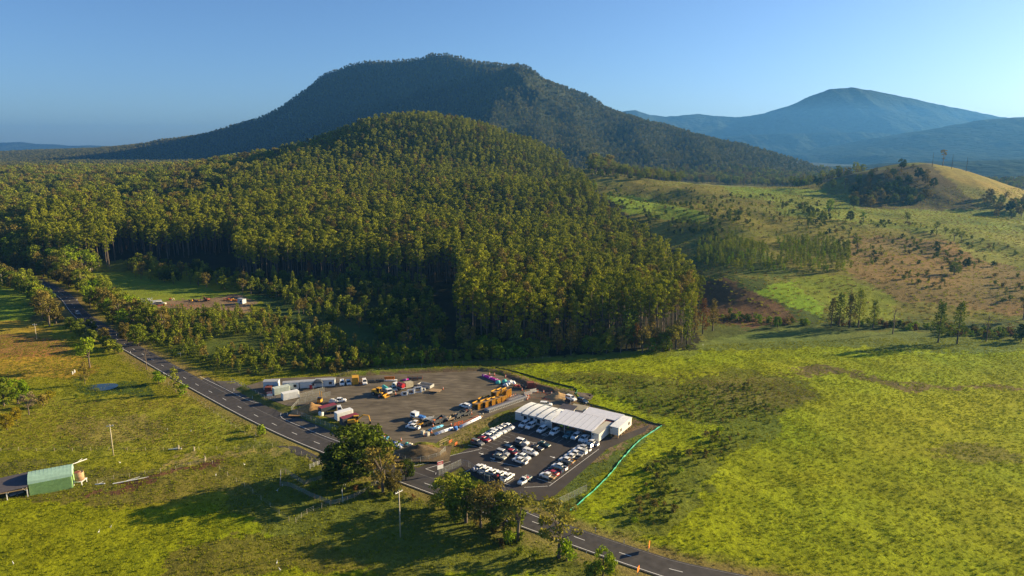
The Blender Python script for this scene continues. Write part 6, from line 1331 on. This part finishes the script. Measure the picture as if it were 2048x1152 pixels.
def rope(pp, z, label):
    W_ = [P(a, b, z) for a, b in pp]; r = empty('barrier_fence', (*W_[0], z), 0, label, 'barrier'); o0 = np.array(W_[0]); L = resample(W_, 2.0)-o0; m = MB(); [m.box(p[0]-.04,p[0]+.04,p[1]-.04,p[1]+.04,0,1.05) for p in L]; m.build('post', paint_of('coneor'), r); m = MB(); [m.bar((a[0],a[1],h),(b[0],b[1],h),.03) for a, b in zip(L[:-1], L[1:]) for h in (.5,.95)]; m.build('tape', paint_of('coneor'), r)
rope([(1060,790),(1085,790),(1105,796)], .95, 'orange barrier fence left of the sandy heap'); rope([(1060,797),(1085,800),(1103,805)], .95, 'orange barrier fence curving in front of the sandy heap'); rope([(908,856),(935,846),(962,833)], YB, 'orange tape barrier beside the trailers')
r = place('orange_gate', 879,893,.6,AX-.05,'orange-railed boom gate at the yard exit','gate'); L_ = math.dist(P(879,893), P(900,886)); m = MB(); [m.bar((0,0,h),(L_,0,h),.04) for h in (.3,1.0,1.7)]; [m.bar((x,0,.3),(x,0,1.7),.035) for x in np.linspace(0,L_,7)]; m.build('frame', mat('pinkish_rail',(.55,.36,.28),.6), r)
# field posts
POSTM = None
def post_row(pp, n, label, h=1.15, name='wire_fence', rail=None, pr=.055, col='beige', wires=3):
    W_ = [G(a, b)[:2] for a, b in pp]; tot = sum(math.dist(a, b) for a, b in zip(W_[:-1], W_[1:])); L = resample(W_, tot/max(n,1)-1e-3); r = empty(name, (*W_[0], 0), 0, label, 'fence'); o0 = np.array(W_[0]); zz = [HZ(*p) for p in L]
    for p, z_ in zip(L, zz): q = p-o0; m = MB(); hh = h*random.uniform(.9,1.12); m.bar((q[0],q[1],z_-.3),(q[0]+random.uniform(-.06,.06),q[1],z_+hh),pr,6); m.build('post', paint_of(col), r)
    m = MB()
    for i in range(len(L)-1):
        a, b = L[i]-o0, L[i+1]-o0
        for k in range(wires): hh = h*(.35+.6*k/max(1,wires-1)); m.bar((a[0],a[1],zz[i]+hh),(b[0],b[1],zz[i+1]+hh),.008 if rail is None else rail)
    m.build('wire' if rail is None else 'rail', paint_of('steel'), r)
post_row([(2,903),(150,902),(300,901),(480,899),(545,893)], 15, 'post and wire fence across the left paddock'); post_row([(195,967),(230,958),(310,945),(350,940),(384,930),(410,925)], 7, 'post fence running from the tank to the brown corner'); post_row([(410,918),(434,935),(447,947),(471,963),(500,983),(518,996),(535,1010),(551,1022),(570,1040),(578,1043)], 10, 'leaning post line dropping through the shadowed paddock', 1.4)
post_row([(578,899),(602,909),(620,920),(645,935)], 6, 'short post fence beside the driveway', 1.2); post_row([(592,1045),(608,1033),(621,1024),(640,1018),(660,1012)], 5, 'crooked posts between the paddock and stockyard rails', 1.5)
post_row([(662,1012),(705,1000),(733,985),(757,966)], 8, 'pale steel stockyard rail fence on the near side', 1.6, 'stockyard_rail', .03, .06, 'wood', 5); post_row([(560,975),(580,975),(610,990),(640,1003),(662,1012)], 9, 'dark shaded stockyard rail fence on the left side', 1.7, 'stockyard_rail', .03, .06, 'wood2', 5)
post_row([(561,972),(562,945),(575,950),(608,972)], 6, 'old stockyard loading race in shadow', 1.8, 'stockyard_rail', .035, .08, 'wood2', 4); post_row([(608,972),(650,958),(690,953)], 6, 'stockyard rail fence running under the big tree', 1.6, 'stockyard_rail', .03, .06, 'wood2', 5); post_row([(686,1005),(684,985),(691,975)], 4, 'pale inner stockyard gate rails', 1.6, 'stockyard_rail', .03, .05, 'off', 5); post_row([(620,938),(640,930),(650,925)], 4, 'pale stock rails near the driveway', 1.5, 'stockyard_rail', .035, .06, 'off', 4)
post_row([(520,890),(455,845),(400,805),(330,765)], 22, 'wire fence along the road verge above the left paddock', 1.0); post_row([(680,752),(780,738),(930,727),(1100,716)], 26, 'wire fence along the grass strip below the forest', 1.1)
for q, l in (((410,922),'thick corner post beside the brown patch in the paddock'),((388,902),'thick gate post on the paddock fence line'),((357,899),'thick leaning post by the small log heap'),((149,746),'short white post left of two in the golden paddock'),((145,749),'short white post nearest the pond in the golden paddock')):
    c = G(*q); m = MB(); m.bar((0,0,-.3),(.05,0,1.5),.14,8); m.bar((0,.5,-.2),(.05,.5,1.1),.1,8); o = m.build('timber_post', paint_of('off' if 'white' in l else 'beige')); o.location = c; tag(o, l, 'post')
for q, L_, a_, l in (((262,962),9,.45,'long pale log lying along the paddock fence'),((200,969),2.5,.2,'short pale log on the grass right of the tank'),((160,924),4.,1.0,'bare fallen branch on the bright grass above the barn'),((350,899),4,.1,'small heap of logs at the paddock fence')):
    c = G(*q); m = MB(); m.bar((-L_/2,0,.15),(L_/2,0,.2),.14,7); m.bar((-L_/5,0,.2),(L_/4,.7,.5),.06,5); o = m.build('fallen_log', paint_of('off')); o.location = c; o.rotation_euler = (0,0,a_); tag(o, l, 'log')
# roadside guide posts
for i, q in enumerate(((468,782),(505,797),(575,831),(632,857),(811,927),(841,924.5),(1077,1024),(246,699),(261,707),(291,726.5),(328,749),(648,921),(512,872),(1173,1107),(1248,1088),(1191,1063),(233,672),(154,601))):
    x, y, z_ = G(*q); z_ = max(z_, .05); r = empty('guide_post', (x, y, z_-.1), 0, 'white roadside guide post with reflector', 'guide post', 'white roadside guide posts'); m = MB(); m.box(-.06,.06,-.04,.04,0,1.15); m.build('post', paint_of('white'), r); m = MB(); m.box(-.045,.045,-.055,-.042,.85,1.0); m.build('reflector', paint_of('red'), r)
# signs
def sign(px, py, z, ang, w_, h_, z0, label, face, name='sign', band=None, legs=2, text=None):
    r = place(name, px, py, z, ang, label, 'sign'); m = MB(); m.box(-w_/2,w_/2,-.03,.03,z0,z0+h_); m.build('panel', paint_of(face), r)
    if band: m = MB(); m.box(-w_/2+.04,w_/2-.04,-.045,-.031,z0+h_*.55,z0+h_*.95); m.build('red_panel', paint_of(band), r)
    if text:
        for k in range(2): m = MB(); [m.box(-w_*.35+j*w_*.14,-w_*.35+j*w_*.14+w_*.1,-.06,-.046,z0+h_*(.68+.1*k-.04),z0+h_*(.68+.1*k+.02)) for j in range(5)]; m.build('lettering', paint_of('white'), r)
    for x in ([-w_/2+.15,w_/2-.15] if legs == 2 else [0]): m = MB(); m.bar((x,.05,-.2),(x,.05,z0+h_*.8),.04); m.build('leg', paint_of('steel'), r)
sign(881,950,.1,R(35),1.9,2.4,1.9,'red and white notice board on posts at the car park entrance','white',band='red',text=True); sign(540,798,.4,R(20),2.0,1.6,1.2,'red and white notice board at the yard entrance fence','white',band='red',text=True)
sign(1298,1102,.1,R(70),1.6,1.5,.9,'back of an orange temporary road sign on the right verge of the lower road','orange'); sign(1276,1150,.1,R(60),1.3,1.2,.9,'orange temporary road sign at the bottom edge beside the road','orange'); sign(357,713,.3,R(10),2.2,.25,1.3,'small pale slab table beside the dark ball bush','off',name='roadside_slab')
sign(84,560,.3,R(0),1.6,1.2,1.0,'orange road sign far up the road among the trees','orange')
# far compound
def S3(px, py): return G(px, py)[2]
for q in ((294,607,R(35),6,2.6,2.9,'white site cabin left of two behind roadside trees in the far compound'),(314,609,R(35),5,2.5,2.4,'lower white cabin right of the tall one in the far compound')): 
    S = cabin(q[0], q[1], S3(q[0], q[1])+.1, *q[2:6], q[6], [.6])
S = cabin(484,607,S3(484,607)+.1,R(-30),4.6,2.8,2.9,'pale blue-white cabin at the right end of the far dirt compound',[.3])
trk = car(260,607,R(-30),'ute','white','white truck-like vehicle parked at the left end of the far compound', z=S3(260,607)+.1, canopy='white', s=1.25)
car(322,610,R(10),'suv','cream','cream vehicle beside the cabins in the far compound', z=S3(322,610)+.1, s=1.2)
excavator(413,602,S3(413,602)+.1,R(160),'rust-red excavator sitting on the far dirt compound','rusty',.9)
def gear(px, py, cols, label, n=8, sp=2.5):
    z_ = S3(px, py); r = place('equipment_heap', px, py, z_, 0, label, 'equipment'); g = random.Random(px)
    for c in cols:
        m = MB()
        for i in range(n//len(cols)+1): a = g.uniform(-sp,sp); b = g.uniform(-1,1); h = g.uniform(.5,1.3); m.box(a,a+g.uniform(.4,1.2),b,b+g.uniform(.4,.9),0,h,g.uniform(-.5,.5))
        m.build('crate', paint_of(c), r, .04)
gear(455,601,['orange','red','yellow'],'cluster of orange and red equipment left in the far compound',12,3); gear(470,602,['coneor','orange'],'orange-red equipment right beside the far pale cabin',8,1.8); gear(388,602,['yellow','black','charcoal'],'row of small yellow and black machines in the far compound',9,3.5); gear(343,600,['brick','beige'],'reddish tarp pile on the grass of the far compound',5,1.8); gear(297,613,['yellow'],'yellow machine part hidden behind trees of the far compound',4,1.)
rope([(247,616),(300,617),(330,611),(400,614)], 1.0, 'low pale barrier around the far compound')
r = place('white_van', 175,541,S3(176,541),0,'small white shed roof glimpsed behind roadside trees in the distance','shed'); r.name = 'small_shed'; m = MB(); m.box(-2,2,-1.3,1.3,0,2.2); m.build('wall', WALLW, r); m = MB(); m.box(-2.2,2.2,-1.5,1.5,2.202,2.3); m.build('roof', ROOFW, r)
# egrets in the fields
def egret(px, py, ang, label='small white egret standing in the grass'):
    c = G(px, py); r = empty('egret', (c[0], c[1], c[2]), ang, label, 'bird', 'white egrets in the paddocks'); m = MB(); ring = lambda x, z, a, b: [(x, math.cos(t)*a, z+math.sin(t)*b) for t in [k*math.pi/3 for k in range(6)]]
    m.loft([ring(-.32,.42,.01,.02), ring(-.15,.5,.09,.09), ring(.05,.55,.1,.11), ring(.17,.62,.06,.07), ring(.2,.75,.03,.035), ring(.17,.88,.028,.03), ring(.24,.95,.035,.035), ring(.38,.94,.006,.006)]); m.bar((0,.05,.45),(.02,.05,0),.012); m.bar((0,-.05,.45),(.02,-.05,0),.012); m.build('body', paint_of('white'), r, 0, True); r.scale = (1.,)*3
for i, q in enumerate(((222,1057),(198,1067),(27,1130),(240,928),(335,861),(382,864),(554,1129),(560,1143),(489,932),(565,973),(555,984),(432,953),(1406,692))): egret(*q, i*1.3)
# ---------------------------------------------------------------- air
def haze():
    x0, x1, y0, y1, z0, z1 = -11000, 11000, -600, 12600, -14, 505
    bm = bmesh.new(); bmesh.ops.create_cube(bm, size=1)
    for v in bm.verts: v.co = ((x0+x1)/2+v.co.x*(x1-x0), (y0+y1)/2+v.co.y*(y1-y0), (z0+z1)/2+v.co.z*(z1-z0))
    me = bpy.data.meshes.new('haze'); bm.to_mesh(me); bm.free()
    m = bpy.data.materials.new('haze_air'); m.use_nodes = True; n = m.node_tree.nodes; n.remove(n['Principled BSDF'])
    v = n.new('ShaderNodeVolumePrincipled'); v.inputs['Color'].default_value = HAZE_COL; v.inputs['Density'].default_value = HAZE_D; v.inputs['Anisotropy'].default_value = HAZE_G
    m.node_tree.links.new(v.outputs[0], n['Material Output'].inputs['Volume']); me.materials.append(m)
    o = bpy.data.objects.new('haze', me); COL.objects.link(o); o['kind'] = 'stuff'
HAZE_COL = (.10, .335, 0.8, 1); HAZE_D = 0.72e-4; HAZE_G = .32
haze()
